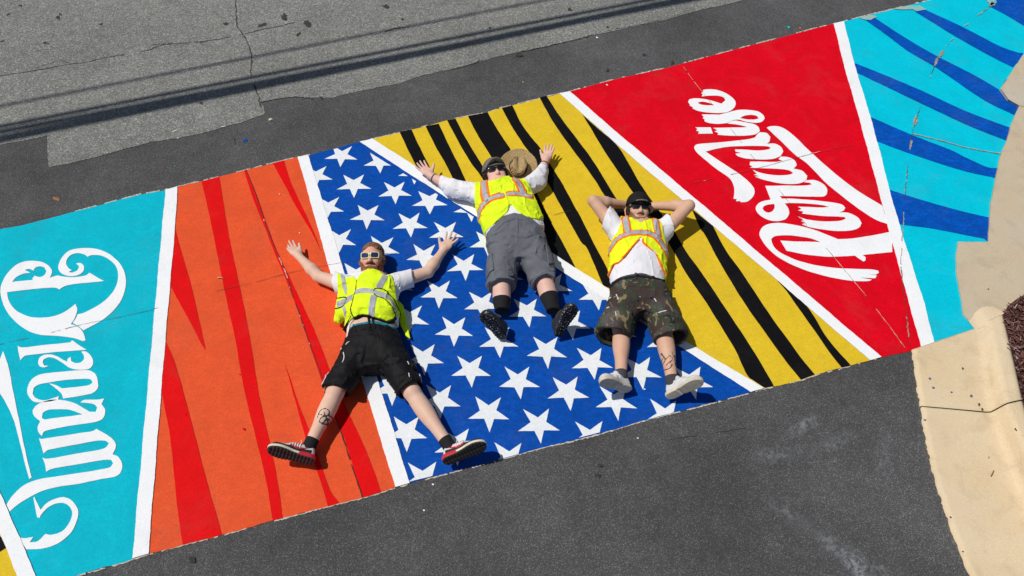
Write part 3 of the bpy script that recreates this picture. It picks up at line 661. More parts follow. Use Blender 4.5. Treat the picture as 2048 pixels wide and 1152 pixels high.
# ------------------------------------------------------------------ curb, ramp, planting bed
G9 = (1800, 560, 248 / 483)
LEFT = [(1822, 701), (1828, 735), (1834, 780), (1840, 815), (1848, 865), (1858, 915), (1870, 965), (1888, 1020), (1905, 1070), (1938, 1152), (1985, 1260), (2040, 1400)]
CREASE = [(1954, 655), (1960, 690), (1966, 750), (1978, 826), (1993, 860), (2010, 905), (2030, 955), (2052, 1010), (2075, 1065), (2112, 1152), (2160, 1260), (2220, 1400)]
BACK = [(2006, 626), (2016, 668), (2030, 728), (2046, 800), (2058, 845), (2075, 895), (2095, 950), (2118, 1008), (2142, 1065), (2182, 1152), (2232, 1260), (2295, 1400)]
rj = random.Random(5)
def curb_section(i0, i1, name='curb_section'):
    vs, fs = [], []
    NU = 22
    rows = 0
    def at(line, s):
        k = min(int(s), len(line) - 2); f = s - k
        return np.array(line[k]) * (1 - f) + np.array(line[k + 1]) * f
    n = (i1 - i0) * 12
    for j in range(n + 1):
        s = i0 + (i1 - i0) * j / n
        if j == 0: s += 0.02
        if j == n: s -= 0.02
        hc = float(np.interp(s, [0, 3, 6, 11], [0.04, 0.10, 0.14, 0.15]))
        a, c, b = P(*at(LEFT, s))[:2], P(*at(CREASE, s))[:2], P(*at(BACK, s), hc)[:2]
        jl = rj.uniform(-.0035, .0035) + 0.005 * math.sin(11.7 * s) * math.sin(4.1 * s)
        a = a + np.array([jl, 0])
        prof = []
        for k in range(NU):
            t_ = k / (NU - 1)
            if t_ < 0.6:
                q = a + (c - a) * (t_ / 0.6)
                z = 0.018 - 0.014 * (t_ / 0.6) ** 1.5
            else:
                w = (t_ - 0.6) / 0.4
                q = c + (b - c) * w
                e = min(1, w / 0.42)
                z = 0.004 + hc * (e * e * (3 - 2 * e)) - (0.012 * max(0, (w - .85) / .15) ** 2)
            prof.append((q[0], q[1], z))
        vs += [(prof[0][0], prof[0][1], -0.05)] + prof + [(prof[-1][0] + 0.003, prof[-1][1], -0.05)]
    W = NU + 2
    for j in range(n):
        for k in range(W - 1):
            fs.append((j * W + k, j * W + k + 1, (j + 1) * W + k + 1, (j + 1) * W + k))
    fs.append(tuple(range(W))); fs.append(tuple(n * W + k for k in range(W))[::-1])
    # faces were laid with the row direction running towards the viewer: turn them up
    fs = [f[::-1] for f in fs]
    o = mesh_obj(name, vs, fs, M['concrete'], curb, True)
    me = o.data
    return o
curb = tag(empty('curb', (0, 0, 0)), 'cream concrete gutter and rolled curb beside the road', kind='structure')
curb_section(0, 3)
curb_section(3, 11)
# rounded nose where the curb dips to meet the ramp
U_ = [(1937, 641), (1944, 633), (1952, 623), (1963, 616), (1980, 614), (1996, 619), (2007, 627)]
def on_line(line, t_):
    k = min(int(t_ * (len(line) - 1)), len(line) - 2); f = t_ * (len(line) - 1) - k
    return np.array(line[k]) * (1 - f) + np.array(line[k + 1]) * f
vs, fs = [], []
NU = 14
for k in range(NU):
    t_ = k / (NU - 1); e = min(1, t_ / .5); hz = 0.004 + 0.04 * e * e * (3 - 2 * e)
    a = P(*on_line(U_, t_), .02)[:2]
    b = P(*on_line([(1951, 660), (1980, 648), (2006, 629)], t_), hz * .6)[:2]
    for m_ in range(6):
        q = a + (b - a) * m_ / 5
        vs.append((q[0], q[1], hz * m_ / 5 + max(0.0145, hz * .75) * (1 - m_ / 5)))
for k in range(NU - 1):
    for m_ in range(5): fs.append((k * 6 + m_, k * 6 + m_ + 1, (k + 1) * 6 + m_ + 1, (k + 1) * 6 + m_))
mesh_obj('curb_section', vs, fs, M['concrete'], curb, True)
# ramp slab: rises gently away from the mural
ramp_px = CY_R[1:19] + [(1938, 639), (1946, 631), (1953, 622), (1964, 615), (1980, 613), (1997, 618), (2008, 626)] + fr(*G7, (790, 945), (820, 905), (860, 875), (910, 848), (1100, 790), (1500, 760)) + [(2600, 400), (2500, -200), (2200, -60)]
def ramp_z(q): return 0.012 + 0.02 * min(1.0, max(0.0, (q[0] - 3.0) / 1.5))
rg = [P(*q[:2], 0.012)[:2] for q in ramp_px]
rg = wobble(densify(rg, 0.02), 0.003, (18, 70, 170))
ro = flat('ramp', [rg], 0.0, M['ramp'])
for v in ro.data.vertices: v.co.z = ramp_z(v.co)
bmx = bmesh.new(); bmx.from_mesh(ro.data)
ext = bmesh.ops.extrude_face_region(bmx, geom=bmx.faces[:])
for v in [e for e in ext['geom'] if isinstance(e, bmesh.types.BMVert)]: v.co.z -= 0.08
bmesh.ops.recalc_face_normals(bmx, faces=bmx.faces[:])
bmx.to_mesh(ro.data); bmx.free()
tag(ro, 'tan concrete curb ramp at the end of the crosswalk', kind='structure')
pg = [P(*q[:2], 0.02)[:2] for q in fr(*G6, (1372, 652), (1420, 585), (1480, 560), (1560, 550), (1800, 540), (1800, 770), (1600, 790), (1500, 768), (1420, 722))]
po = flat('concrete_patch', [wobble(densify(pg, .02), .003)], 0.0, M['patchc'], ro)
for v in po.data.vertices: v.co.z = ramp_z(v.co) + 0.004
bed_px = [(2006, 627)] + fr(*G7, (790, 945), (820, 905), (860, 875), (910, 848), (1100, 790), (1700, 700)) + [(2700, 700), (2500, 1100), (2150, 1152), (2075, 905), (2046, 800)]
bg_ = [P(*q[:2], 0.05)[:2] for q in bed_px]
bed = tag(flat('planting_bed', [bg_], 0.03, M['soil']), 'bed of dark soil behind the curb', kind='structure')
xs = [q[0] for q in bg_]; ys = [q[1] for q in bg_]
def inside(poly, x, y):
    c = False
    for i in range(len(poly)):
        (x1, y1), (x2, y2) = poly[i - 1], poly[i]
        if (y1 > y) != (y2 > y) and x < (x2 - x1) * (y - y1) / (y2 - y1) + x1: c = not c
    return c
vs, fs = [], []
rc = random.Random(12)
cnt = 0
lim_x = P(2150, 700)[0]
while cnt < 5200:
    x, y = rc.uniform(min(xs), lim_x), rc.uniform(min(ys), max(ys))
    if not inside(bg_, x, y): continue
    cnt += 1
    stray = cnt % 150 == 0
    if stray: x -= rc.uniform(.03, .22)
    L, W_, a, tl = rc.uniform(.012, .045), rc.uniform(.003, .008), rc.uniform(0, 6.3), rc.uniform(-.5, .5)
    d = Vector((math.cos(a) * math.cos(tl), math.sin(a) * math.cos(tl), math.sin(tl)))
    s_ = Vector((-math.sin(a), math.cos(a), rc.uniform(-.6, .6))).normalized()
    up = d.cross(s_).normalized() * 0.0025
    c = Vector((x, y, (0.115 if stray else 0.04) + rc.uniform(0, .028)))
    b0 = len(vs)
    for e in (-1, 1):
        for f in (-1, 1):
            for h in (-1, 1):
                k = 0.7 if e > 0 else 1.0
                vs.append(tuple(c + d * L * .5 * e + s_ * W_ * .5 * f * k + up * h))
    for q in ((0, 1, 3, 2), (4, 6, 7, 5), (0, 4, 5, 1), (2, 3, 7, 6), (1, 5, 7, 3), (0, 2, 6, 4)): fs.append(tuple(b0 + i for i in q))
t = NT('mulch_chips')
ri = t.n('ShaderNodeNewGeometry').outputs['Random Per Island']
M['chips'] = t.done(t.ramp(ri, (0.0, (0.07, 0.026, 0.022)), (0.55, (0.15, 0.058, 0.048)), (0.85, (0.25, 0.125, 0.11)), (1.0, (0.46, 0.34, 0.32))), 0.8, None, 0.3)
tag(mesh_obj('mulch', vs, fs, M['chips']), 'reddish brown wood mulch in the bed behind the curb', kind='stuff')
M['stain_b'] = plain('paint_drip_blue', (0.10, 0.13, 0.32, 1), .7)
for i, (u, v, r0, m) in enumerate([(1860, 757, 2.2, 'stain_b'), (1867, 775, 2.2, 'stain_b'), (1903, 784, 1.6, 'stain_b'), (1943, 791, 2, 'stain_b'), (1850, 840, 2.5, 'stain_b'), (1926, 736, 1.6, 'crack'), (1958, 808, 2.4, 'crack'), (1965, 818, 2, 'crack'), (1901, 1034, 1.8, 'crack'), (1926, 1103, 1.5, 'crack'), (1977, 578, 1.5, 'crack'), (1978, 914, 1.2, 'crack')]):
    q = P(u, v, .02)
    z = {True: 0.0235, False: 0.0215}[m == 'crack']
    flat('spot', [[np.array(p) for p in [P(*b, z)[:2] for b in blob(u, v, r0 * 1.3, r0 * .8, .3, 9, 400 + i, .4)]]], z, M[m], curb)
# ------------------------------------------------------------------ implicit modelling: smooth bodies and clothes
def J(u, v, z): return P(u, v, z)
def unit(v):
    v = np.array(v, float)
    return v / (np.linalg.norm(v) + 1e-12)

class Vol:
    """A box of space sampled on a grid; shapes are blended into it and skinned as one closed surface."""
    def __init__(s, lo, hi, h):
        s.h = h
        s.o = np.floor(np.array(lo) / h) * h
        s.n = (np.ceil((np.array(hi) - s.o) / h).astype(int) + 1)
        s.ax = [(s.o[i] + h * np.arange(s.n[i])).astype(np.float32) for i in range(3)]
    def new(s): return np.full(tuple(s.n), 0.5, np.float32)
    def sl(s, lo, hi):
        r = []
        for i in range(3):
            a = max(0, int((lo[i] - s.o[i]) / s.h)); b = min(s.n[i], int((hi[i] - s.o[i]) / s.h) + 2)
            r.append(slice(a, max(a, b)))
        return tuple(r)
    def xyz(s, sl=None):
        sl = sl or (slice(None),) * 3
        return s.ax[0][sl[0]][:, None, None], s.ax[1][sl[1]][None, :, None], s.ax[2][sl[2]][None, None, :]
    def add(s, D, prim, k=0.02, m=0.06):
        f, lo, hi = prim
        sl = s.sl(np.array(lo) - m, np.array(hi) + m)
        if any(q.stop <= q.start for q in sl): return
        D[sl] = smin(D[sl], f(*s.xyz(sl)).astype(np.float32), k)

def smin(a, b, k):
    if k <= 0: return np.minimum(a, b)
    h = np.clip(0.5 + 0.5 * (b - a) / k, 0, 1)
    return b + (a - b) * h - k * h * (1 - h)

def cone(a, b, ra, rb):
    a, b = np.array(a, float), np.array(b, float)
    ab = b - a; L2 = max(ab.dot(ab), 1e-9)
    def f(X, Y, Z):
        px, py, pz = X - a[0], Y - a[1], Z - a[2]
        t = np.clip((px * ab[0] + py * ab[1] + pz * ab[2]) / L2, 0, 1)
        return np.sqrt((px - t * ab[0]) ** 2 + (py - t * ab[1]) ** 2 + (pz - t * ab[2]) ** 2) - (ra + (rb - ra) * t)
    r = max(ra, rb)
    return f, np.minimum(a, b) - r, np.maximum(a, b) + r

def ell(c, r, ax=None):
    """Ellipsoid; rows of ax are its axes."""
    c = np.array(c, float); r = np.array(r, float)
    A = np.eye(3) if ax is None else np.array(ax, float)
    def f(X, Y, Z):
        px, py, pz = X - c[0], Y - c[1], Z - c[2]
        q = [A[i][0] * px + A[i][1] * py + A[i][2] * pz for i in range(3)]
        k0 = np.sqrt(sum((q[i] / r[i]) ** 2 for i in range(3)))
        k1 = np.sqrt(sum((q[i] / r[i] ** 2) ** 2 for i in range(3))) + 1e-6
        return k0 * (k0 - 1) / k1
    R = r.max()
    return f, c - R, c + R

def loft(st, n=(0, 0, 1)):
    """Body of elliptical sections; st rows: centre, half width, half depth."""
    C = np.array([q[0] for q in st], float); W = np.array([q[1] for q in st]); Dp = np.array([q[2] for q in st])
    e = unit(C[-1] - C[0]); n = unit(np.array(n) - e * np.dot(n, e)); l = np.cross(n, e)
    S = (C - C[0]) @ e
    ss = np.linspace(S[0], S[-1], 80)
    def sm(v):
        y = np.interp(ss, S, v)
        k = np.ones(9) / 9
        return np.convolve(np.pad(y, 4, 'edge'), k, 'valid')
    ca, cb, w_, d_ = sm((C - C[0]) @ l), sm((C - C[0]) @ n), sm(W), sm(Dp)
    def f(X, Y, Z):
        px, py, pz = X - C[0][0], Y - C[0][1], Z - C[0][2]
        s = px * e[0] + py * e[1] + pz * e[2]
        sc_ = np.clip(s, S[0], S[-1])
        a = px * l[0] + py * l[1] + pz * l[2] - np.interp(sc_, ss, ca)
        b = px * n[0] + py * n[1] + pz * n[2] - np.interp(sc_, ss, cb)
        w, d = np.interp(sc_, ss, w_), np.interp(sc_, ss, d_)
        k0 = np.sqrt((a / w) ** 2 + (b / d) ** 2); k1 = np.sqrt((a / w ** 2) ** 2 + (b / d ** 2) ** 2) + 1e-5
        r = k0 * (k0 - 1) / k1
        ds = np.abs(s - sc_)
        return np.where(ds > 0, np.sqrt(np.maximum(r, 0) ** 2 + ds ** 2) + np.minimum(r, 0) * 0.0, r)
    R = max(W.max(), Dp.max())
    return f, C.min(0) - R, C.max(0) + R

_lat = np.random.RandomState(11).rand(32, 32, 32).astype(np.float32) - 0.5
def vnoise(X, Y, Z, f):
    """Smooth value noise, frequency per axis."""
    def one(A, k):
        A = A * k + 100.37
        i = np.floor(A).astype(int); t = A - i
        return i % 32, (i + 1) % 32, t * t * (3 - 2 * t)
    f = (f, f, f) if np.isscalar(f) else f
    x0, x1, tx = one(X, f[0]); y0, y1, ty = one(Y, f[1]); z0, z1, tz = one(Z, f[2])
    c = lambda a, b, d: _lat[a, b, d]
    a = c(x0, y0, z0) * (1 - tx) + c(x1, y0, z0) * tx; b = c(x0, y1, z0) * (1 - tx) + c(x1, y1, z0) * tx
    d = c(x0, y0, z1) * (1 - tx) + c(x1, y0, z1) * tx; e = c(x0, y1, z1) * (1 - tx) + c(x1, y1, z1) * tx
    return (a * (1 - ty) + b * ty) * (1 - tz) + (d * (1 - ty) + e * ty) * tz

def poly_sd(ax, ay, pts):
    """Signed distance to a closed plan polygon (negative inside) on the grid ax x ay."""
    pts = np.array(pts, float)
    X, Y = ax[:, None].astype(float), ay[None, :].astype(float)
    d = np.full((len(ax), len(ay)), 1e9); ins = np.zeros((len(ax), len(ay)), bool)
    for i in range(len(pts)):
        a, b = pts[i - 1], pts[i]
        e = b - a; L2 = e.dot(e) + 1e-12
        wx, wy = X - a[0], Y - a[1]
        t = np.clip((wx * e[0] + wy * e[1]) / L2, 0, 1)
        d = np.minimum(d, (wx - t * e[0]) ** 2 + (wy - t * e[1]) ** 2)
        if abs(e[1]) > 1e-12:
            c = ((a[1] > Y) != (b[1] > Y)) & (X < e[0] * (Y - a[1]) / e[1] + a[0])
            ins ^= c
    return np.where(ins, -1, 1) * np.sqrt(d)

def line_sd(ax, ay, pts, r):
    X, Y = ax[:, None].astype(float), ay[None, :].astype(float)
    d = np.full((len(ax), len(ay)), 1e9)
    pts = np.array(pts, float)
    for a, b in zip(pts[:-1], pts[1:]):
        e = b - a; t = np.clip(((X - a[0]) * e[0] + (Y - a[1]) * e[1]) / (e.dot(e) + 1e-12), 0, 1)
        d = np.minimum(d, (X - a[0] - t * e[0]) ** 2 + (Y - a[1] - t * e[1]) ** 2)
    return np.sqrt(d) - r

def smooth_open(p, k=5):
    if len(p) < 3: return p
    q = np.vstack([2 * p[0] - p[1], p, 2 * p[-1] - p[-2]])
    out = []
    for i in range(1, len(q) - 2):
        p0, p1, p2, p3 = q[i - 1], q[i], q[i + 1], q[i + 2]
        for j in range(k):
            t = j / k
            out.append(0.5 * ((2 * p1) + (-p0 + p2) * t + (2 * p0 - 5 * p1 + 4 * p2 - p3) * t * t + (-p0 + 3 * p1 - 3 * p2 + p3) * t ** 3))
    return np.array(out + [p[-1]])

def surface(D, o, h):
    """Surface nets over the sampled field D (negative inside)."""
    ins = D < 0
    n = np.array(D.shape) - 1
    cnt = np.zeros(n, np.int8)
    for i in (0, 1):
        for j in (0, 1):
            for k in (0, 1):
                cnt += ins[i:i + n[0], j:j + n[1], k:k + n[2]]
    act = np.argwhere((cnt > 0) & (cnt < 8))
    if len(act) == 0: return np.zeros((0, 3)), np.zeros((0, 4), int)
    idx = np.full(n, -1, np.int32)
    idx[act[:, 0], act[:, 1], act[:, 2]] = np.arange(len(act))
    acc = np.zeros((len(act), 3)); num = np.zeros(len(act))
    cor = [(i, j, k) for i in (0, 1) for j in (0, 1) for k in (0, 1)]
    val = {c: D[act[:, 0] + c[0], act[:, 1] + c[1], act[:, 2] + c[2]].astype(float) for c in cor}
    for c in cor:
        for ax in range(3):
            if c[ax]: continue
            e = list(c); e[ax] = 1; e = tuple(e)
            a, b = val[c], val[e]
            m = (a < 0) != (b < 0)
            t = np.where(m, a / np.where(m, a - b, 1), 0)
            p = np.tile(np.array(c, float), (len(act), 1)); p[:, ax] += t
            acc += p * m[:, None]; num += m
    V = (act + acc / num[:, None]) * h + o
    F = []
    for ax in range(3):
        u, w = (ax + 1) % 3, (ax + 2) % 3
        s0 = [slice(None)] * 3; s1 = [slice(None)] * 3
        s0[ax] = slice(0, -1); s1[ax] = slice(1, None)
        e = np.argwhere(ins[tuple(s0)] != ins[tuple(s1)])
        e = e[(e[:, u] > 0) & (e[:, w] > 0) & (e[:, u] < n[u]) & (e[:, w] < n[w])]
        if not len(e): continue
        q = []
        for du, dw in ((-1, -1), (0, -1), (0, 0), (-1, 0)):
            c = e.copy(); c[:, u] += du; c[:, w] += dw
            q.append(idx[c[:, 0], c[:, 1], c[:, 2]])
        q = np.stack(q, 1)
        flip = ~ins[e[:, 0], e[:, 1], e[:, 2]]
        q[flip] = q[flip][:, ::-1]
        F.append(q)
    F = np.concatenate(F)
    return V, F[(F >= 0).all(1)]

def relax(V, F, it=2, lam=0.5):
    E = np.concatenate([F[:, [0, 1]], F[:, [1, 2]], F[:, [2, 3]], F[:, [3, 0]]])
    for _ in range(it):
        s = np.zeros_like(V); c = np.zeros(len(V))
        for k in range(3):
            s[:, k] = np.bincount(E[:, 0], V[E[:, 1], k], len(V)) + np.bincount(E[:, 1], V[E[:, 0], k], len(V))
        c = np.bincount(E[:, 0], minlength=len(V)) + np.bincount(E[:, 1], minlength=len(V))
        V = V + lam * (s / np.maximum(c, 1)[:, None] - V)
    return V

def skin_mesh(name, D, vol, material, parent, sl=None, it=1, matrix=None, base=None):
    o = vol.o.copy()
    if sl is not None:
        o = o + np.array([q.start for q in sl]) * vol.h
    V, F = surface(D, o, vol.h)
    if len(F) == 0: return None
    V = relax(V, F, it)
    if matrix is None and base is not None: V = V - base
    ob = mesh_obj(name, V, F, material, parent, True)
    if matrix is not None: ob.matrix_local = matrix
    return ob

class Person:
    """One lying figure: body field, then clothing fields cut to plan outlines."""
    GROUND = 0.0125
    def __init__(s, label, base, lo, hi, h=0.005):
        s.root = tag(empty('person', tuple(base)), label, 'person', 'painters lying on the mural')
        s.base = np.array(base, float)
        s.v = Vol(lo, hi, h)
        s.D = s.v.new()
        s.N = s.D                                               # the same without the head, for clothes
    def add(s, prim, k=0.02): s.v.add(s.D, prim, k)
    def field(s, prims, k=0.03):
        D = s.v.new()
        for p in prims: s.v.add(D, p, k)
        return D
    def ground(s, D):
        return np.maximum(D, (s.GROUND - s.v.ax[2])[None, None, :])
    def plan(s, px, z):
        return [P(q[0], q[1], q[2] if len(q) > 2 else z)[:2] for q in px]
    def piece(s, name, D, material, parent=None, poly=None, z=0.2, holes=(), it=1, lines=None, lr=0.005, zmin=None, zr=None):
        """Skin field D, kept inside a plan polygon given as photo points seen at height z."""
        v = s.v
        lo, hi = v.o.copy(), v.o + (v.n - 1) * v.h
        msk = None
        if poly is not None:
            g = np.array(s.plan(poly, z)); lo[:2] = g.min(0) - 0.02; hi[:2] = g.max(0) + 0.02
        if lines is not None:
            gl = [smooth_open(np.array(s.plan(l, z))) for l in lines]; ga = np.concatenate(gl); lo[:2] = ga.min(0) - 0.03; hi[:2] = ga.max(0) + 0.03
        sl = v.sl(lo, hi)
        ax, ay = v.ax[0][sl[0]], v.ax[1][sl[1]]
        d = D[sl]
        if poly is not None:
            d = np.maximum(d, poly_sd(ax, ay, g)[:, :, None].astype(np.float32))
        if lines is not None:
            m = None
            for l in gl:
                q = line_sd(ax, ay, l, lr); m = q if m is None else np.minimum(m, q)
            d = np.maximum(d, m[:, :, None].astype(np.float32))
        for hp in holes:
            d = np.maximum(d, -poly_sd(ax, ay, s.plan(hp, z))[:, :, None].astype(np.float32))
        if zmin is not None: d = np.maximum(d, (zmin - v.ax[2])[None, None, :])
        d = np.maximum(d, (s.GROUND - v.ax[2][sl[2]])[None, None, :])
        d[0], d[-1] = 0.05, 0.05; d[:, 0], d[:, -1] = 0.05, 0.05; d[:, :, 0], d[:, :, -1] = 0.05, 0.05
        return skin_mesh(name, d, v, material, parent or s.root, sl, it, base=s.base)

def head_prims():
    """Head in its own axes: x to the side, y out of the face, z to the crown."""
    return [(ell((0, -0.014, 0.030), (0.076, 0.098, 0.090)), 0.02), (ell((0, 0.034, -0.038), (0.060, 0.056, 0.084)), 0.03), (cone((-0.012, 0.064, -0.092), (0.012, 0.064, -0.092), 0.026, 0.026), 0.03),
            (cone((0.046, 0.006, -0.068), (0.018, 0.058, -0.095), 0.026, 0.022), 0.02), (cone((-0.046, 0.006, -0.068), (-0.018, 0.058, -0.095), 0.026, 0.022), 0.02),
            (ell((0.036, 0.060, -0.026), (0.028, 0.026, 0.026)), 0.02), (ell((-0.036, 0.060, -0.026), (0.028, 0.026, 0.026)), 0.02),
            (cone((0, 0.086, 0.006), (0, 0.106, -0.034), 0.009, 0.0145), 0.012), (cone((-0.011, 0.096, -0.037), (0.011, 0.096, -0.037), 0.009, 0.009), 0.008),
            (ell((0, 0.078, 0.024), (0.052, 0.018, 0.012)), 0.02), (ell((0, 0.086, -0.062), (0.024, 0.012, 0.011)), 0.008),
            (ell((0.079, -0.006, -0.010), (0.010, 0.020, 0.033)), 0.006), (ell((-0.079, -0.006, -0.010), (0.010, 0.020, 0.033)), 0.006)]

class Head:
    def __init__(s, face_px, zf, fwd, up, scale=1.0, h=0.0035):
        s.f = unit(fwd); u = np.array(up, float); s.u = unit(u - s.f * u.dot(s.f)); s.x = np.cross(s.f, s.u)
        s.k = scale
        s.c = P(*face_px, zf) - 0.09 * scale * s.f
        s.v = Vol((-0.16, -0.17, -0.17), (0.16, 0.20, 0.20), h)
        s.D = s.v.new()
        for p, k in head_prims(): s.v.add(s.D, p, k)
        s.X, s.Y, s.Z = s.v.xyz()
    def into(s, person):
        """Blend the head into the person's body field."""
        k = s.k
        A = np.stack([s.x, s.f, s.u])
        for (f, lo, hi), kk in head_prims():
            cs = np.array([[x, y, z] for x in (lo[0], hi[0]) for y in (lo[1], hi[1]) for z in (lo[2], hi[2])]) * k @ A + s.c
            def g(X, Y, Z, f=f):
                px, py, pz = X - s.c[0], Y - s.c[1], Z - s.c[2]
                q = [(A[i][0] * px + A[i][1] * py + A[i][2] * pz) / k for i in range(3)]
                return f(*q) * k
            person.v.add(person.D, (g, cs.min(0), cs.max(0)), kk * k)
    def pt(s, x, y, z): return s.c + s.k * (x * s.x + y * s.f + z * s.u)
    def matrix(s, base):
        m = Matrix.Identity(4)
        for i, a in enumerate((s.x, s.f, s.u)):
            for j in range(3): m[j][i] = a[j] * s.k
        for j in range(3): m[j][3] = s.c[j] - base[j]
        return m
    def piece(s, name, D, material, person, parent=None, it=1):
        D = np.array(np.broadcast_to(D, tuple(s.v.n)), np.float32).copy()
        D[0] = D[-1] = 0.05; D[:, 0] = D[:, -1] = 0.05; D[:, :, 0] = D[:, :, -1] = 0.05
        if parent is None: return skin_mesh(name, D, s.v, material, person.root, None, it, s.matrix(person.base))
        return skin_mesh(name, D, s.v, material, parent, None, it, Matrix.Identity(4))

def glasses(hd, person, frame_m, lens_m, hh=0.018, hw=0.0265, rim=0.005, zc=0.008):
    v = Vol((-0.10, -0.04, -0.04), (0.10, 0.13, 0.05), 0.0025)
    X, Y, Z = v.xyz()
    ax = np.abs(X)
    y0 = 0.101 - 3.4 * ax ** 2
    rb = lambda w, h_: np.sqrt(np.maximum(np.abs(ax - 0.034) - w + 0.010, 0) ** 2 + np.maximum(np.abs(Z - zc) - h_ + 0.010, 0) ** 2) - 0.010
    lens = np.maximum(rb(hw, hh), np.abs(Y - y0) - 0.003)
    out = np.maximum(np.maximum(rb(hw + rim, hh + rim), -rb(hw - 0.001, hh - 0.001)), np.abs(Y - y0) - 0.0045)
    bridge = np.maximum(np.maximum(ax - 0.012, np.abs(Z - zc - hh * 0.45) - 0.004), np.abs(Y - y0) - 0.004)
    fr_ = np.minimum(out, bridge)
    for sg in (-1, 1):
        f, lo, hi = cone((sg * 0.064, 0.082, zc + hh * .5), (sg * 0.0815, -0.02, 0.004), 0.0045, 0.0035)
        fr_ = np.minimum(fr_, f(X, Y, Z))
    def mk(nm, D, m, par, mat):
        D = np.array(np.broadcast_to(D, tuple(v.n)), np.float32).copy()
        D[0] = D[-1] = 0.05; D[:, 0] = D[:, -1] = 0.05; D[:, :, 0] = D[:, :, -1] = 0.05
        return skin_mesh(nm, D, v, m, par, None, 1, mat)
    g = mk('sunglasses', fr_, frame_m, person.root, hd.matrix(person.base))
    for sg in (-1, 1):
        mk('lens', np.maximum(lens, -sg * X), lens_m, g, Matrix.Identity(4))
    return g

def hand(person, wrist, d, n, right, spread=1.0, curl=0.25, scale=1.0, thumb=0.9):
    """Palm and five fingers blended into the body field. d: towards the fingers, n: out of the palm."""
    d = unit(d); n = unit(np.array(n, float) - d * np.dot(n, d))
    s = np.cross(d, n) if right else np.cross(n, d)           # towards the thumb
    k = scale
    w = np.array(wrist, float)
    A = np.stack([s, d, n])
    person.add(cone(w, w + d * 0.03 * k, 0.026 * k, 0.028 * k), 0.02)
    person.add(ell(w + d * 0.062 * k, (0.041 * k, 0.050 * k, 0.0165 * k), A), 0.02)
    person.add(ell(w + d * 0.045 * k + s * 0.026 * k + n * 0.006, (0.018 * k, 0.032 * k, 0.016 * k), A), 0.012)
    for off, fan, L in ((0.031, 0.30, 0.068), (0.011, 0.10, 0.078), (-0.010, -0.10, 0.072), (-0.030, -0.32, 0.056)):
        a = w + d * (0.098 - abs(off) * 0.22) * k + s * off * k
        fd = unit(d + s * fan * spread)
        f2 = unit(fd + n * curl * 0.9); f3 = unit(fd + n * curl * 2.0)
        b = a + fd * L * 0.42 * k; c = b + f2 * L * 0.33 * k; e = c + f3 * L * 0.25 * k
        person.add(cone(a - fd * 0.02 * k, b, 0.0098 * k, 0.0088 * k), 0.006)
        person.add(cone(b, c, 0.0088 * k, 0.0082 * k), 0.003)
        person.add(cone(c, e, 0.0082 * k, 0.0072 * k), 0.003)
    a = w + d * 0.028 * k + s * 0.028 * k + n * 0.006
    td = unit(d * 0.75 + s * thumb + n * 0.25)
    b = a + td * 0.042 * k; c = b + unit(td + d * 0.25) * 0.034 * k
    person.add(cone(a, b, 0.014 * k, 0.0108 * k), 0.012)
    person.add(cone(b, c, 0.0106 * k, 0.0086 * k), 0.004)

SOLE = [(0.0, 0.0), (0.004, 0.022), (0.03, 0.034), (0.08, 0.035), (0.13, 0.037), (0.18, 0.046), (0.22, 0.050), (0.255, 0.044), (0.282, 0.026), (0.292, 0.002), (0.286, -0.020), (0.265, -0.036), (0.23, -0.046), (0.19, -0.044), (0.14, -0.034), (0.09, -0.031), (0.03, -0.032), (0.004, -0.020)]
def shoe_parts(scale=1.0, high=0.0, chunky=0.0):
    """Fields of a shoe in its own axes: x to the toe, y to the outer side, z up from the sole."""
    v = Vol((-0.03, -0.08, -0.015), (0.33, 0.08, 0.20), 0.0034)
    X, Y, Z = v.xyz()
    pts = [(x, y) for x, y in SOLE]
    P2 = poly_sd(v.ax[0], v.ax[1], smooth_closed([(x * 1000, y * 1000) for x, y in pts], 4) and [(q[0] / 1000, q[1] / 1000) for q in smooth_closed([(x * 1000, y * 1000) for x, y in pts], 4)])[:, :, None]
    up = v.new()
    for p, k in ((cone((0.045, 0, 0.050), (0.045, 0, 0.080 + high), 0.038, 0.036), 0.02), (cone((0.06, 0, 0.048), (0.15, 0.002, 0.046), 0.040, 0.040), 0.03), (cone((0.15, 0.002, 0.044), (0.235, 0.004, 0.034), 0.040, 0.036), 0.03), (cone((0.07, 0, 0.085 + high), (0.14, 0, 0.066), 0.026, 0.026), 0.03), (ell((0.238, 0.004, 0.030), (0.048, 0.043, 0.034)), 0.02)):
        v.add(up, p, k, 0.1)
    up = np.maximum(up, P2 - 0.003)
    return v, X, Y, Z, P2, up

def place_shoe(person, ankle, toe, down, right, scale=1.0):
    """Matrix of a shoe whose ankle sits at `ankle`; toe: heel-to-toe direction, down: out of the sole."""
    t = unit(toe); w = -unit(np.array(down, float) - t * np.dot(down, t)); y = np.cross(w, t)
    if right: y = y                                             # y is the wearer's left; the outer side of a left shoe
    R = np.stack([t, y * (-1 if right else 1), w])               # rows: local x, y, z
    m = Matrix.Identity(4)
    pos = np.array(ankle) - scale * (0.055 * t + 0.10 * w)
    for i in range(3):
        for j in range(3): m[j][i] = R[i][j] * scale
        m[i][3] = pos[i] - person.base[i]
    return m
def low_point(m, base):
    return min((m @ Vector((x, y, 0)))[2] + base[2] for x, y in SOLE)
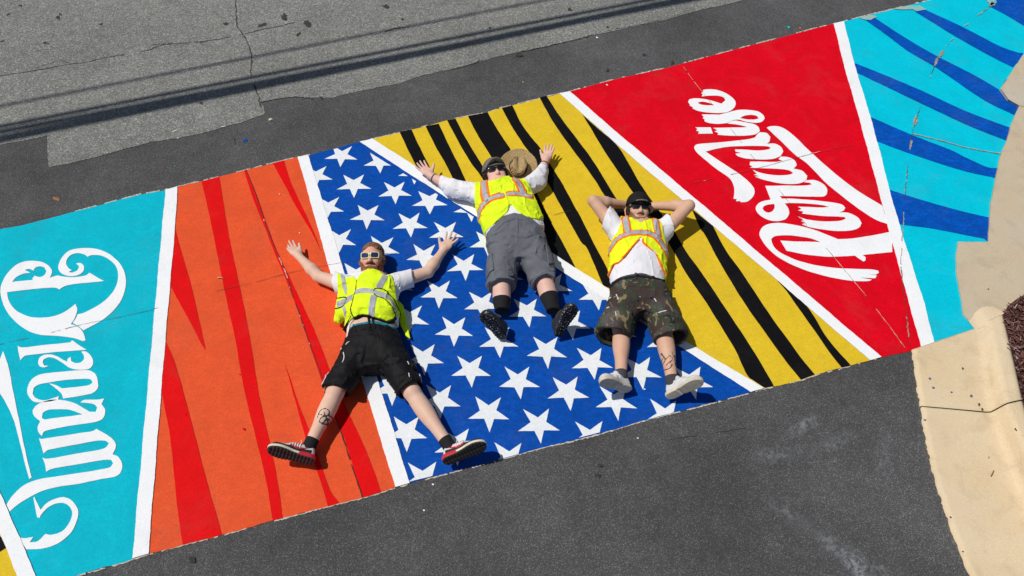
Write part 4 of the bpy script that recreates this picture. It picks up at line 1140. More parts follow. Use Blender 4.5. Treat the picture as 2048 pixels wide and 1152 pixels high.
# ------------------------------------------------------------------ clothes and skin materials
M['skin_fair'] = skin('skin_fair', (0.76, 0.52, 0.39, 1), (0.72, 0.44, 0.33, 1), (tuple(P(740, 522, .2) - P(746, 700, 0)), .15, (0.74, 0.38, 0.29, 1)))
M['skin_pink'] = skin('skin_pink', (0.76, 0.51, 0.42, 1), (0.72, 0.41, 0.34, 1), (tuple(P(993, 346, .2) - P(1032, 490, 0)), .15, (0.78, 0.45, 0.37, 1)))
M['skin_tan'] = skin('skin_tan', (0.68, 0.43, 0.30, 1), (0.64, 0.36, 0.24, 1))
M['face_red'] = skin('lips', (0.42, 0.16, 0.13, 1), (0.38, 0.13, 0.11, 1))
M['vest'] = cloth('hi_vis_fabric', (0.76, 0.97, 0.018, 1), 0.12, 0.4, 17, None, 0.85, 0, (1, 0.8, 1))
M['vest2'] = cloth('hi_vis_fabric_yellow', (0.84, 0.96, 0.018, 1), 0.12, 0.4, 17, None, 0.85, 0, (1, .8, 1))
M['tee'] = cloth('white_cotton', (0.80, 0.79, 0.82, 1), 0.04, 0.22, 16)
t = NT('reflective_tape')
M['tape'] = t.done(t.mix(t.ramp(t.noise(14, 4, .6), (.35, (0, 0, 0)), (.65, (1, 1, 1))), (0.36, 0.37, 0.40, 1), (0.47, 0.48, 0.51, 1)), 0.5, t.bump(t.noise(18, 1), .3, .01), 0.4, 0.0)
M['trim_o'] = cloth('orange_trim', (0.90, 0.19, 0.012, 1), 0.08, 0.2)
M['trim_k'] = cloth('black_trim', (0.012, 0.013, 0.012, 1), 0.1, 0.2)
W_, K_ = (0.75, 0.76, 0.78, 1), (0.02, 0.02, 0.02, 1)
M['shorts_k'] = cloth('black_mesh_shorts', (0.0065, 0.0065, 0.0075, 1), 0.2, 0.6, 14, [(W_, 34, 0.775), ((0.5, 0.55, 0.6, 1), 75, 0.80)], 0.7)
M['shorts_g'] = cloth('grey_cargo_cotton', (0.138, 0.143, 0.165, 1), 0.14, 0.4, 18, [((0.25, 0.10, 0.09, 1), 45, 0.765), ((0.5, 0.5, 0.5, 1), 120, 0.79), ((.1, .22, .1, 1), 38, .775)])
def camo():
    t = NT('camouflage_cotton')
    vec = t.map((1, 0.8, 1))
    a = t.noise(13, 2.5, 0.5, 0.9, vec=vec); b = t.noise(15, 2.5, 0.5, 1.1, vec=t.map((1, .7, 1), (0, 0, 1.1))); c = t.noise(17, 2.5, 0.5, 1.2, vec=t.map((1.2, .8, 1), (0, 0, 2.3)))
    col = t.mix(t.ramp(a, (0.515, (0, 0, 0)), (0.535, (1, 1, 1))), (0.056, 0.040, 0.035, 1), (0.044, 0.058, 0.038, 1))
    col = t.mix(t.ramp(b, (0.60, (0, 0, 0)), (0.615, (1, 1, 1))), col, (0.24, 0.18, 0.085, 1))
    col = t.mix(t.ramp(c, (0.66, (0, 0, 0)), (0.675, (1, 1, 1))), col, (0.018, 0.017, 0.018, 1))
    col = t.mix(t.math('MULTIPLY', t.ramp(t.noise(5, 5, .6), (.5, (0, 0, 0)), (.72, (1, 1, 1))), .38), col, (0.20, 0.19, 0.19, 1))
    for cc, s_, th in ((W_, 30, 0.755), ((0.35, 0.65, 0.75, 1), 47, 0.785), ((0.7, 0.7, 0.7, 1), 90, 0.78)):
        col = t.mix(t.ramp(t.noise(s_, 2, .4, .6, vec=t.map((1.4, .7, 1))), (th, (0, 0, 0)), (th + .012, (1, 1, 1))), col, cc)
    nrm = t.bump(t.noise(16, 3, .5, .5, vec=t.map((1, .45, 1))), 0.5, 0.02)
    return t.done(col, 0.9, nrm, 0.15)
M['camo'] = camo()
M['sock'] = cloth('black_sock', (0.016, 0.016, 0.018, 1), 0.2, 0.2, 40)
M['sock_g'] = cloth('grey_sock', (0.06, 0.06, 0.07, 1), 0.2, 0.2, 40)
M['teal'] = cloth('teal_waistband', (0.02, 0.19, 0.24, 1), 0.1, 0.2)
M['rubber'] = plain('black_rubber', (0.026, 0.024, 0.024, 1), 0.7, 0.25, 25, 0.4)
M['rubber_paint'] = cloth('paint_spattered_rubber', (0.024, 0.022, 0.022, 1), 0.2, 0.2, 30, [((0.60, 0.62, 0.62, 1), 85, 0.645), ((0.62, 0.07, 0.09, 1), 60, 0.75), ((0.15, 0.5, 0.3, 1), 70, 0.76)], 0.7)
M['leather_k'] = plain('black_shoe_leather', (0.022, 0.022, 0.024, 1), 0.55, 0.25, 25, 0.3)
M['shoe_w'] = plain('white_shoe_mesh', (0.66, 0.65, 0.64, 1), 0.7, 0.10, 25, 0.3)
M['sole_w'] = plain('worn_white_sole', (0.60, 0.53, 0.43, 1), 0.7, 0.22, 14, 0.3)
M['shoe_cream'] = plain('cream_midsole', (0.72, 0.66, 0.52, 1), 0.6, 0.1, 20)
M['shoe_red'] = plain('red_shoe_panel', (0.55, 0.025, 0.04, 1), 0.5, 0.15, 30)
M['lace'] = plain('white_lace', (0.75, 0.74, 0.73, 1), 0.8)
M['hair_g'] = cloth('ginger_hair', (0.22, 0.108, 0.056, 1), 0.35, 0.8, 60, None, 0.7, 0, (1, 0.25, 1))
M['beard_g'] = cloth('ginger_beard', (0.29, 0.125, 0.056, 1), 0.3, 0.9, 80, None, 0.75, 0, (1, 1, .4))
M['hair_d'] = cloth('dark_hair', (0.030, 0.019, 0.014, 1), 0.3, 0.8, 60, None, 0.65)
M['stubble'] = cloth('short_beard', (0.33, 0.175, 0.115, 1), 0.25, 0.6, 120, None, 0.8)
M['frame_y'] = plain('lime_plastic', (0.74, 0.80, 0.34, 1), 0.35, 0.05)
M['frame_k'] = plain('black_plastic', (0.012, 0.012, 0.013, 1), 0.25, 0.1)
t = NT('dark_lens'); M['lens'] = t.done((0.008, 0.008, 0.012, 1), 0.06, None, 0.6)
t = NT('violet_lens'); M['lens_v'] = t.done((0.03, 0.025, 0.10, 1), 0.07, None, 0.9)
M['cap_g'] = cloth('grey_cap', (0.16, 0.145, 0.14, 1), 0.12, 0.25)
M['cap_k'] = cloth('black_cap', (0.014, 0.013, 0.013, 1), 0.2, 0.25, 30)
M['ink'] = plain('tattoo_ink', (0.06, 0.052, 0.050, 1), 0.55, 0.3, 60, 0.05)
M['ink_f'] = plain('faded_tattoo_ink', (0.26, 0.19, 0.155, 1), 0.55, 0.3, 60, 0.05)
M['band'] = plain('dark_bracelet', (0.05, 0.045, 0.04, 1), 0.6)

def limb(p, hip, knee, ankle, rt=0.082, rk=0.057, ra=0.036, calf=0.056):
    hip, knee, ankle = map(np.array, (hip, knee, ankle))
    p.add(cone(hip, knee, rt, rk), 0.04)
    p.add(cone(knee, ankle, rk * 0.96, ra), 0.02)
    c = knee + (ankle - knee) * 0.30 + np.array([0, 0, -0.012])
    e = unit(ankle - knee); s = unit(np.cross(e, (0, 0, 1))); n = np.cross(s, e)
    p.add(ell(c, (0.62 * np.linalg.norm(ankle - knee) * 0.55, calf, calf), np.stack([e, s, n])), 0.03)
    p.add(ell(knee + np.array([0, 0, 0.022]), (0.05, 0.042, 0.04), np.stack([e, s, n])), 0.03)

def arm(p, sh, el, wr, r0=0.053, r1=0.041, r2=0.027):
    p.add(cone(sh, el, r0, r1), 0.05)
    m = np.array(el) + (np.array(wr) - np.array(el)) * 0.35
    p.add(cone(el, m, r1 * 0.98, r1), 0.015)
    p.add(cone(m, wr, r1, r2), 0.02)

def folds(v, f, amp, seed=0.0, crease=0.0):
    # sampled on every second grid point and filled in between
    c = [np.append(a[::2], a[-1] + v.h) if len(a) % 2 == 0 else a[::2] for a in v.ax]
    N = (vnoise(c[0][:, None, None] + seed, c[1][None, :, None], c[2][None, None, :], f)).astype(np.float32)
    N = -amp * np.exp(-(N / crease) ** 2) if crease else N * amp
    for ax in range(3):
        sh = list(N.shape); sh[ax] = sh[ax] * 2 - 1
        R = np.empty(sh, np.float32)
        a = [slice(None)] * 3; b = [slice(None)] * 3; lo = [slice(None)] * 3; hi = [slice(None)] * 3
        a[ax] = slice(0, None, 2); b[ax] = slice(1, None, 2); lo[ax] = slice(0, -1); hi[ax] = slice(1, None)
        R[tuple(a)] = N; R[tuple(b)] = 0.5 * (N[tuple(lo)] + N[tuple(hi)])
        N = R
    return N[:v.n[0], :v.n[1], :v.n[2]]

def tie_shoes(p, name, left, right, maker, scale=1.0):
    for (ankle, toe, down), rt in ((right, True), (left, False)):
        m = place_shoe(p, ankle, toe, down, rt, scale)
        lp = low_point(m, p.base)
        m[2][3] += max(0.0, 0.0125 - lp)
        maker(p, m, rt)

def seal(D):
    D = np.array(D, np.float32)
    D[0] = D[-1] = 0.05; D[:, 0] = D[:, -1] = 0.05; D[:, :, 0] = D[:, :, -1] = 0.05
    return D

SHOE = shoe_parts()
def tread(X, Y, Z, pitch, depth):
    g = np.sin(X * (2 * math.pi / pitch) + 9 * Y) 
    return np.clip(g * 3, -1, 1) * depth * 0.5 + np.where(np.abs(Y) < 0.004, depth, 0)
def sneaker(p, m, rt):
    v, X, Y, Z, P2, up = SHOE
    sole_top = 0.030 + 0.010 * np.clip((0.10 - X) / 0.1, 0, 1)
    o = skin_mesh('shoe', seal(np.maximum(np.maximum(up, 0.022 - Z), -np.maximum(np.sqrt((X - 0.055) ** 2 + Y ** 2) - 0.031, 0.085 - Z))), v, M['shoe_w'], p.root, None, 1, m)
    I = Matrix.Identity(4)
    body = np.maximum(P2 - 0.006, np.maximum(Z - sole_top, -Z + 0.0))
    skin_mesh('outsole', seal(np.maximum(P2 - 0.005, np.maximum(Z - 0.013, -Z + tread(X, Y, Z, .022, .005)))), v, M['rubber'], o, None, 0, I)
    mid = np.maximum(P2 - 0.006, np.maximum(Z - sole_top, 0.012 - Z))
    skin_mesh('midsole', seal(np.maximum(mid, 0.10 - X)), v, M['shoe_cream'], o, None, 0, I)
    skin_mesh('heel_panel', seal(np.maximum(P2 - 0.0075, np.maximum(np.maximum(Z - 0.036 + 0.1 * np.maximum(X - .07, 0), 0.006 - Z), X - 0.105 + 0.6 * (Z - .02)))), v, M['shoe_red'], o, None, 0, I)
    skin_mesh('mudguard', seal(np.maximum(up - 0.0022, np.maximum(np.maximum(Z - 0.053 - 0.12 * np.maximum(0.11 - X, 0), 0.028 - Z), -(X - 0.03) * 1.0))), v, M['leather_k'], o, None, 0, I)
    # swoosh-shaped side mark
    cx = 0.06 + 0.10 * np.clip((X - 0.06) / 0.1, 0, 1)
    zc = 0.050 + 3.4 * (X - 0.125) ** 2 + 0.10 * np.maximum(0.125 - X, 0)
    sw = np.maximum(np.abs(Z - zc) - (0.0095 - 0.085 * np.abs(X - 0.125)), np.abs(X - 0.115) - 0.06)
    skin_mesh('side_mark', seal(np.maximum(up - 0.0034, sw)), v, M['shoe_red'], o, None, 0, I)
    skin_mesh('lace', seal(np.minimum(*[np.maximum(up - 0.0045, np.maximum(np.maximum(np.abs(np.sin((X - .11) * 200)) * 0.006 - 0.0028, np.abs(X - 0.14) - 0.038), 0.05 - Z + 0 * Y)), np.minimum(cone((.10, .004, .098), (.085, .022, .125), .0035, .003)[0](X, Y, Z), cone((.10, -.004, .098), (.115, -.02, .128), .0035, .003)[0](X, Y, Z))])), v, M['lace'], o, None, 0, I)
def workshoe(p, m, rt):
    v, X, Y, Z, P2, up = SHOE
    I = Matrix.Identity(4)
    o = skin_mesh('shoe', seal(np.maximum(np.maximum(up - 0.002, 0.018 - Z), -np.maximum(np.sqrt((X - 0.055) ** 2 + Y ** 2) - 0.031, 0.09 - Z))), v, M['leather_k'], p.root, None, 1, m)
    skin_mesh('outsole', seal(np.maximum(P2 - 0.006, np.maximum(Z - 0.024, -Z + tread(X, Y, Z, .026, .004)))), v, M['rubber_paint'], o, None, 0, I)
    skin_mesh('lace', seal(np.maximum(up - 0.006, np.maximum(np.maximum(np.abs(np.sin((X - .11) * 200)) * 0.006 - 0.0026, np.abs(X - 0.14) - 0.035), 0.06 - Z))), v, M['sock_g'], o, None, 0, I)
def whiteshoe(p, m, rt):
    v, X, Y, Z, P2, up = SHOE
    I = Matrix.Identity(4)
    o = skin_mesh('shoe', seal(np.maximum(np.maximum(up - 0.002, 0.020 - Z), -np.maximum(np.sqrt((X - 0.055) ** 2 + Y ** 2) - 0.031, 0.09 - Z))), v, M['shoe_w'], p.root, None, 1, m)
    wav = np.where((X > 0.10) & (X < 0.125), 0.005 * np.sin((X - .10) / .025 * math.pi), 0) + np.where(np.abs(np.sin(X * 120)) < .12, 0.0025, 0)
    skin_mesh('outsole', seal(np.maximum(P2 - 0.007, np.maximum(Z - 0.030, -Z + wav))), v, M['sole_w'], o, None, 1, I)
    skin_mesh('tongue', seal(np.maximum(ell((0.105, 0, 0.105), (0.022, 0.026, 0.036), None)[0](X, Y, Z), -(np.sqrt((X - 0.055) ** 2 + Y ** 2) - 0.031))), v, M['shoe_w'], o, None, 1, I)
    skin_mesh('lace', seal(np.maximum(up - 0.006, np.maximum(np.maximum(np.abs(np.sin((X - .11) * 200)) * 0.006 - 0.0028, np.abs(X - 0.145) - 0.035), 0.05 - Z))), v, M['lace'], o, None, 0, I)

def sock(p, ankle, knee, f, r0, r1, m, extra=0.0):
    a = np.array(ankle, float); k = np.array(knee, float)
    e = a + (k - a) * f
    sl = p.v.sl(np.minimum(a, e) - 0.13, np.maximum(a, e) + 0.13)
    X, Y, Z = p.v.xyz(sl)
    D = np.minimum(cone(a, e, r0, r1)[0](X, Y, Z), p.D[sl] - 0.005)
    u = unit(k - a)
    s = (X - a[0]) * u[0] + (Y - a[1]) * u[1] + (Z - a[2]) * u[2]
    rad = np.sqrt(np.maximum((X - a[0]) ** 2 + (Y - a[1]) ** 2 + (Z - a[2]) ** 2 - s * s, 0))
    D = np.maximum(np.maximum(np.maximum(D, s - f * np.linalg.norm(k - a)), rad - 0.075), -s - 0.075)
    d = np.maximum(D, (p.GROUND - p.v.ax[2][sl[2]])[None, None, :])
    return skin_mesh('sock', seal(d), p.v, m, p.root, sl, 1, base=p.base)

def bracelet(p, wrist, elbow, m, off=0.035):
    w, e = np.array(wrist, float), np.array(elbow, float)
    u = unit(e - w); c = w + u * off
    sl = p.v.sl(c - 0.08, c + 0.08)
    X, Y, Z = p.v.xyz(sl)
    s = (X - c[0]) * u[0] + (Y - c[1]) * u[1] + (Z - c[2]) * u[2]
    d = np.maximum(p.D[sl] - 0.005, np.abs(s) - 0.006)
    return skin_mesh('bracelet', seal(d), p.v, m, p.root, sl, 0, base=p.base)

# ------------------------------------------------------------------ painter with the lime sunglasses
def painter_one():
    base = P(746, 700, 0)
    p = Person('person in lime sunglasses, yellow vest and black shorts, arms and legs spread wide', base, (-1.75, 1.75, -0.005), (0.0, 4.05, 0.42))
    hd = Head((740, 513), 0.215, (-0.03, -0.42, 0.90), (-0.03, 1, 0.25), 1.06)
    tor = [(J(746, 738, .10), .10, .075), (J(746, 705, .115), .172, .102), (J(745, 655, .115), .168, .100), (J(744, 615, .12), .172, .106), (J(742, 580, .122), .185, .112), (J(740, 564, .115), .168, .095), (J(740, 552, .11), .10, .075)]
    shR, elR, wrR = J(690, 571, .115), J(637, 553, .075), J(598, 513, .065)
    shL, elL, wrL = J(790, 566, .115), J(856, 544, .075), J(885, 503, .075)
    hipR, knR, anR = J(718, 698, .115), J(671, 784, .12), J(617, 896, .095)
    hipL, knL, anL = J(773, 696, .115), J(824, 784, .12), J(901, 896, .095)
    p.add(loft(tor), 0.04)
    p.add(cone(hd.pt(0, -0.02, -0.06), J(740, 556, .11), 0.058, 0.064), 0.04)
    arm(p, shR, elR, wrR, .056, .044, .028); arm(p, shL, elL, wrL, .056, .044, .028)
    hand(p, wrR, J(576, 487, .07) - wrR, (0.25, 0.1, 1), True, 0.55, 0.18, 1.05, 0.35)
    hand(p, wrL, J(901, 479, .095) - wrL, (-0.2, -0.35, 1), False, 1.25, 0.2, 1.05, 0.75)
    limb(p, hipR, knR, anR, .085, .058, .037, .056); limb(p, hipL, knL, anL, .085, .058, .037, .056)
    toeR, toeL = P(541, 902, .13) - P(610, 922, .045), P(966, 888, .13) - P(897, 918, .045)
    p.add(cone(anR, anR + unit(toeR) * .05 + np.array([0, -.05, 0]), .034, .03), .02)
    p.add(cone(anL, anL + unit(toeL) * .05 + np.array([0, -.05, 0]), .034, .03), .02)
    p.N = p.D.copy()
    hd.into(p)
    body = p.piece('body', p.D, M['skin_fair'])
    v = p.v
    # t-shirt with short sleeves, ridden up over the belly
    T = p.field([loft([(c, w + .014, d + .010) for c, w, d in tor]), cone(shR, shR + (elR - shR) * .8, .074, .076), cone(shL, shL + (elL - shL) * .8, .074, .078)], .05)
    T = np.minimum(T, p.N - .007) + folds(v, (14, 22, 16), .010) + folds(v, (12, 12, 12), .008, 31.0, .026)
    p.piece('shirt', T, M['tee'], poly=[(712, 546), (690, 547), (669, 541), (663, 565), (671, 588), (686, 600), (688, 640), (687, 675), (696, 672), (700, 652), (720, 635), (745, 629), (775, 635), (795, 646), (812, 682), (826, 680), (818, 640), (812, 600), (829, 582), (823, 538), (795, 545), (770, 551, .2), (758, 547, .17), (740, 549, .17), (722, 547, .17)], z=.16)
    # vest
    VF = p.field([loft([(c, w + .024, d + .020) for c, w, d in tor]), cone(shR, shR + (elR - shR) * .18, .080, .08), cone(shL, shL + (elL - shL) * .12, .080, .08), cone(J(676, 640, .07), J(690, 600, .10), .035, .07), ell(J(742, 612, .2), (.16, .10, .055))], .05)
    VF = np.minimum(VF, T - .007) + folds(v, (9, 15, 12), .018, 3.0) + folds(v, (28, 18, 20), .006, 5.0) + folds(v, (11, 7, 9), .011, 8.0, .028) + folds(v, (7, 13, 9), .009, 14.0, .026)
    zt = .22
    vp = [(676, 549, .15), (690, 551), (706, 548), (713, 562), (722, 551, .2), (735, 545, .18), (755, 544, .18), (769, 549, .23), (782, 548), (788, 561), (791, 585), (797, 606), (791, 622), (784, 634), (773, 639), (751, 636), (726, 630), (709, 634), (703, 635), (686, 665, .10), (664, 652, .06), (671, 625, .10), (675, 600, .13), (676, 575, .15)]
    vest = p.piece('vest', VF, M['vest'], poly=vp, z=zt)
    for q in ([(709, 580), (724, 577.6), (747.6, 581), (769.5, 586), (781, 592), (792, 612), (790, 619), (778.6, 600), (762, 596), (747.6, 589), (724, 588), (706.5, 591)],
              [(674, 606, .13), (690, 597, .17), (706, 587), (704, 600), (690, 609, .17), (675, 619, .12)], [(765, 548), (777, 549), (764, 577), (751, 576)], [(742, 592), (755, 594), (749, 635), (736, 631)],
              [(681, 550, .17), (689, 550, .2), (695, 579, .2), (692, 592, .19), (686, 578, .18)], [(684, 616, .15), (690, 612, .16), (695, 630, .16), (689, 655, .11), (690, 635, .14)]):
        p.piece('reflective_strip', VF - .003, M['tape'], vest, poly=q, z=.235, it=0)
    for q, z in (([(713, 561), (711, 580), (702, 612), (702, 624), (709, 633), (726, 630), (751, 636), (773, 639), (784, 633), (789, 621), (776, 604), (766, 598), (755, 595), (748, 588), (752, 579), (768, 578), (785, 592), (796, 606)], .235),
                 ([(674, 600, .13), (689, 594, .18), (693, 600, .18), (686, 613, .15), (672, 623, .10)], .15), ([(665, 651, .06), (686, 664, .10), (703, 635, .2)], .1)):
        p.piece('trim', VF - .005, M['trim_k'], vest, lines=[q], z=z, lr=.0036, it=0)
    X, Y, Z = v.xyz()
    slab = np.abs(Z - .03 - .03 * np.clip(vnoise(X, Y, 0 * Z, 14) + .3, 0, 1)) - .008 + 0 * X + 0 * Y
    p.piece('vest_flap', slab.astype(np.float32), M['vest'], vest, poly=[(796, 600), (807, 612), (813, 640), (821, 678), (812, 672), (800, 648)], z=.04)
    # shorts
    S = p.field([loft([(J(746, 742, .105), .12, .09), (J(746, 705, .12), .20, .118), (J(746, 680, .12), .19, .115), (J(745, 648, .118), .178, .110)]), cone(hipR, knR + (knR - hipR) * .10 + np.array([0, 0, .01]), .105, .098), cone(hipL, knL + (knL - hipL) * .10 + np.array([0, 0, .01]), .105, .098)], .04)
    S = np.minimum(S, p.D - .008) + folds(v, (13, 22, 18), .020, 7.0) + folds(v, (30, 40, 30), .006, 9.0) + folds(v, (9, 13, 9), .012, 21.0, .026)
    inner = p.field([cone(hipR, knR + (knR - hipR) * .5, .07, .088), cone(hipL, knL + (knL - hipL) * .5, .07, .088)], 0)
    sh = np.maximum(S, -np.maximum(inner, -1.0))
    hem = []
    shorts = p.piece('shorts', sh, M['shorts_k'], poly=[(697, 656), (720, 652), (745, 651), (775, 652), (803, 655), (826, 680), (838, 733), (843, 766, .15), (815, 770), (798, 780), (775, 797, .1), (763, 770), (748, 746), (738, 765), (727, 798, .08), (705, 783), (688, 774), (662, 770), (646, 781, .12), (664, 733), (684, 680)], z=.2)
    p.piece('waistband', S + .003, M['teal'], shorts, poly=[(697, 659), (699, 651), (745, 645), (802, 650), (804, 658), (775, 655), (745, 654), (720, 655)], z=.2)
    for q in ([(736, 634), (738, 645), (741, 658)], [(743, 634), (746, 645), (751, 658)]):
        p.piece('drawstring', np.minimum(S, p.D) - .012, M['trim_k'], shorts, lines=[q], z=.215, lr=.005, it=0)
    for q in ([(648, 778, .13), (653, 764, .14), (658, 748, .15)], [(841, 757, .14), (839, 742, .15)]):
        p.piece('side_stripe', S - .003, M['lace'], shorts, lines=[q], z=.14, lr=.005, it=0)
    for q in ([(687, 706), (689, 716), (686, 728)], [(815, 722), (818, 728)], [(680, 695), (682, 692)], [(818, 748), (820, 758)], [(692, 690), (700, 684)]):
        p.piece('paint_smear', S - .003, M['lace'], shorts, lines=[q], z=.2, lr=.004, it=0)
    # tattoos
    sc_ = [[(636, 838), (642, 826), (652, 822), (660, 826), (655, 834), (645, 838), (640, 846), (650, 848), (662, 840), (672, 832), (674, 824)], [(645, 850), (655, 838), (664, 846), (660, 856)], [(650, 828), (656, 844), (668, 850), (670, 838)], [(640, 832), (650, 834), (664, 832)], [(657, 848), (655, 856), (650, 858)], [(662, 836), (664, 856), (668, 858)]]
    p.piece('tattoo', p.D - .0016, M['ink'], body, lines=sc_, z=.13, lr=.0046, it=0)
    p.piece('tattoo', p.D - .0016, M['ink_f'], body, lines=[[(703, 650), (708, 642), (716, 641), (718, 650)], [(706, 655), (712, 648), (716, 654)]], z=.19, lr=.0035, it=0)
    # head
    X, Y, Z = hd.X, hd.Y, hd.Z
    n = vnoise(X, Y, Z, 130) * .008
    hair = np.maximum(hd.D - .009 + n, np.maximum(-(Z - .060), Y - .068))
    side = np.maximum(hd.D - .004 + n * .6, np.maximum(np.maximum(Y - .018, -(Z - .005)), -(np.abs(X) - .05)))
    back = np.maximum(hd.D - .006 + n, np.maximum(Y + .03, -(Z + .07)))
    hd.piece('hair', np.minimum(np.minimum(hair, side), back), M['hair_g'], p)
    jaw = np.maximum(np.maximum(Z + .072 - 1.1 * np.maximum(np.abs(X) - .034, 0), -(Y - .012)), -(Z + .17))
    tash = np.maximum(np.maximum(np.abs(Z + .047 + 4.5 * X ** 2) - .0065, np.abs(X) - .034), -(Y - .05))
    bd = np.minimum(np.maximum(hd.D - .012 + n * 1.2, jaw), np.maximum(hd.D - .005 + n, tash))
    hd.piece('beard', bd, M['beard_g'], p)
    hd.piece('lips', np.maximum(hd.D - .0025, (np.sqrt((X / .021) ** 2 + ((Z + .061) / .0075) ** 2) - 1) * .0075), M['face_red'], p)
    glasses(hd, p, M['frame_y'], M['lens_v'])
    sock(p, anR, knR, .16, .043, .042, M['sock']); sock(p, anL, knL, .16, .043, .042, M['sock'])
    tie_shoes(p, 'shoe', (anL, toeL, (.05, -1, .30)), (anR, toeR, (-.05, -1, .30)), sneaker)

# ------------------------------------------------------------------ painter with the grey cap
def painter_two():
    base = P(1032, 490, 0)
    p = Person('person in grey cap and grey cargo shorts, arms flung wide beside a straw hat', base, (-0.95, 3.05, -0.005), (0.62, 5.10, 0.46))
    hd = Head((993, 339), 0.225, (0.13, -0.36, 0.92), (-0.24, 0.95, 0.2), 1.10)
    tor = [(J(1036, 520, .11), .12, .09), (J(1035, 492, .135), .205, .125), (J(1032, 462, .145), .225, .135), (J(1024, 435, .150), .228, .140), (J(1015, 408, .145), .222, .132), (J(1006, 388, .135), .21, .120), (J(1000, 375, .12), .17, .10), (J(997, 367, .115), .10, .08)]
    shR, elR, wrR = J(958, 387, .12), J(908, 377, .09), J(862, 352, .085)
    shL, elL, wrL = J(1045, 379, .12), J(1075, 362, .095), J(1091, 323, .09)
    hipR, knR, anR = J(1008, 490, .135), J(1003, 566, .13), J(1004, 646, .10)
    hipL, knL, anL = J(1060, 486, .135), J(1087, 556, .13), J(1113, 642, .10)
    p.add(loft(tor), 0.04)
    p.add(cone(hd.pt(0, -0.02, -0.06), J(998, 370, .12), 0.068, 0.078), 0.04)
    arm(p, shR, elR, wrR, .062, .048, .030); arm(p, shL, elL, wrL, .062, .048, .030)
    hand(p, wrR, J(836, 325, .10) - wrR, (0.1, -0.1, 1), True, 0.75, 0.2, 1.05, 1.0)
    hand(p, wrL, J(1102, 288, .12) - wrL, (-0.3, -0.2, 1), False, 0.55, 0.22, 1.05, 0.45)
    limb(p, hipR, knR, anR, .098, .066, .042, .062); limb(p, hipL, knL, anL, .098, .066, .042, .062)
    toeR, toeL = P(976, 628, .26) - P(1008, 668, .045), P(1144, 614, .26) - P(1118, 662, .045)
    p.add(cone(anR, anR + np.array([0, -.06, 0]), .038, .032), .02); p.add(cone(anL, anL + np.array([0, -.06, 0]), .038, .032), .02)
    p.N = p.D.copy()
    hd.into(p)
    p.add(ell(hd.pt(0, -.01, -.115), (.060, .042, .042)), .03)
    body = p.piece('body', p.D, M['skin_pink'])
    v = p.v
    T = p.field([loft([(c, w + .014, d + .010) for c, w, d in tor]), cone(shR, elR, .084, .074), cone(elR, wrR, .070, .044), cone(shL, elL, .082, .070), cone(elL, wrL, .068, .044)], .05)
    T = np.minimum(T, p.N - .008) + folds(v, (26, 26, 24), .014) + folds(v, (14, 14, 14), .009, 31.0, .026)
    p.piece('shirt', T, M['tee'], poly=[(882, 354, .12), (912, 361), (949, 368), (972, 366, .2), (986, 368, .19), (1008, 366, .19), (1026, 361, .2), (1042, 358), (1065, 343), (1082, 329, .12), (1098, 335, .12), (1094, 358), (1078, 381), (1063, 392, .10), (1076, 430, .10), (1088, 470, .08), (1070, 462, .2), (1048, 437, .27), (1026, 429, .28), (1010, 438, .28), (985, 450, .27), (965, 470, .16), (948, 490, .06), (946, 450, .08), (948, 424), (912, 398), (874, 374, .12)], z=.15)
    VF = p.field([loft([(c, w + .026, d + .020) for c, w, d in tor]), cone(shR, shR + (elR - shR) * .08, .09, .09), cone(shL, shL + (elL - shL) * .08, .09, .09)], .05)
    VF = np.minimum(VF, T - .006) + folds(v, (8, 14, 12), .014, 3.0) + folds(v, (30, 22, 20), .005, 6.0) + folds(v, (11, 7, 9), .010, 8.0, .028) + folds(v, (7, 13, 9), .009, 14.0, .026)
    vest = p.piece('vest', VF, M['vest'], poly=[(951, 370, .15), (962, 367, .18), (978, 365, .22), (995, 366, .21), (1002, 359, .21), (1018, 355, .21), (1023, 358, .22), (1038, 360, .2), (1049, 368, .15), (1062, 391, .12), (1067, 410, .11), (1074, 429, .10), (1086, 455, .08), (1076, 452, .18), (1055, 438), (1042, 431), (1031, 424), (1025, 415), (1018, 417), (1016, 426), (1010, 433), (989, 445), (972, 457, .22), (958, 480, .11), (951, 455, .08), (949, 433, .09), (950, 384, .13)], z=.27)
    bands = [[(954, 437, .15), (958, 428, .17), (966, 414, .21), (980, 402, .25), (1006, 393, .28)], [(1018, 391, .28), (1038, 391, .27), (1048, 396, .25), (1060, 407, .19)], [(967, 368, .2), (969, 384, .24), (974, 402, .26)], [(1031, 363, .22), (1040, 376, .25), (1046, 391, .25)]]
    for b in bands: p.piece('trim', VF - .0025, M['trim_o'], vest, lines=[b], z=.26, lr=.038, it=0)
    for b in bands: p.piece('reflective_strip', VF - .0055, M['tape'], vest, lines=[b], z=.26, lr=.020, it=0)
    p.piece('zip', VF - .004, M['vest2'], vest, lines=[[(1008, 380), (1012, 396), (1016, 412)]], z=.28, lr=.008, it=0)
    p.piece('pocket', VF - .005, M['vest'], vest, poly=[(1004, 357), (1017, 354), (1024, 370), (1026, 378), (1008, 380)], z=.26)
    p.piece('pocket', VF - .005, M['vest'], vest, poly=[(979, 366), (994, 364), (1001, 374), (1003, 380), (982, 388)], z=.25)
    S = p.field([loft([(J(1036, 528, .12), .14, .10), (J(1035, 492, .14), .225, .138), (J(1033, 465, .15), .238, .147), (J(1028, 440, .152), .235, .145)]), cone(hipR, knR + (knR - hipR) * .22, .122, .108), cone(hipL, knL + (knL - hipL) * .22, .122, .108)], .045)
    S = np.minimum(S, p.D - .008) + folds(v, (14, 22, 16), .018, 7.0) + folds(v, (34, 40, 30), .007, 9.0) + folds(v, (7, 12, 8), .009, 21.0, .025)
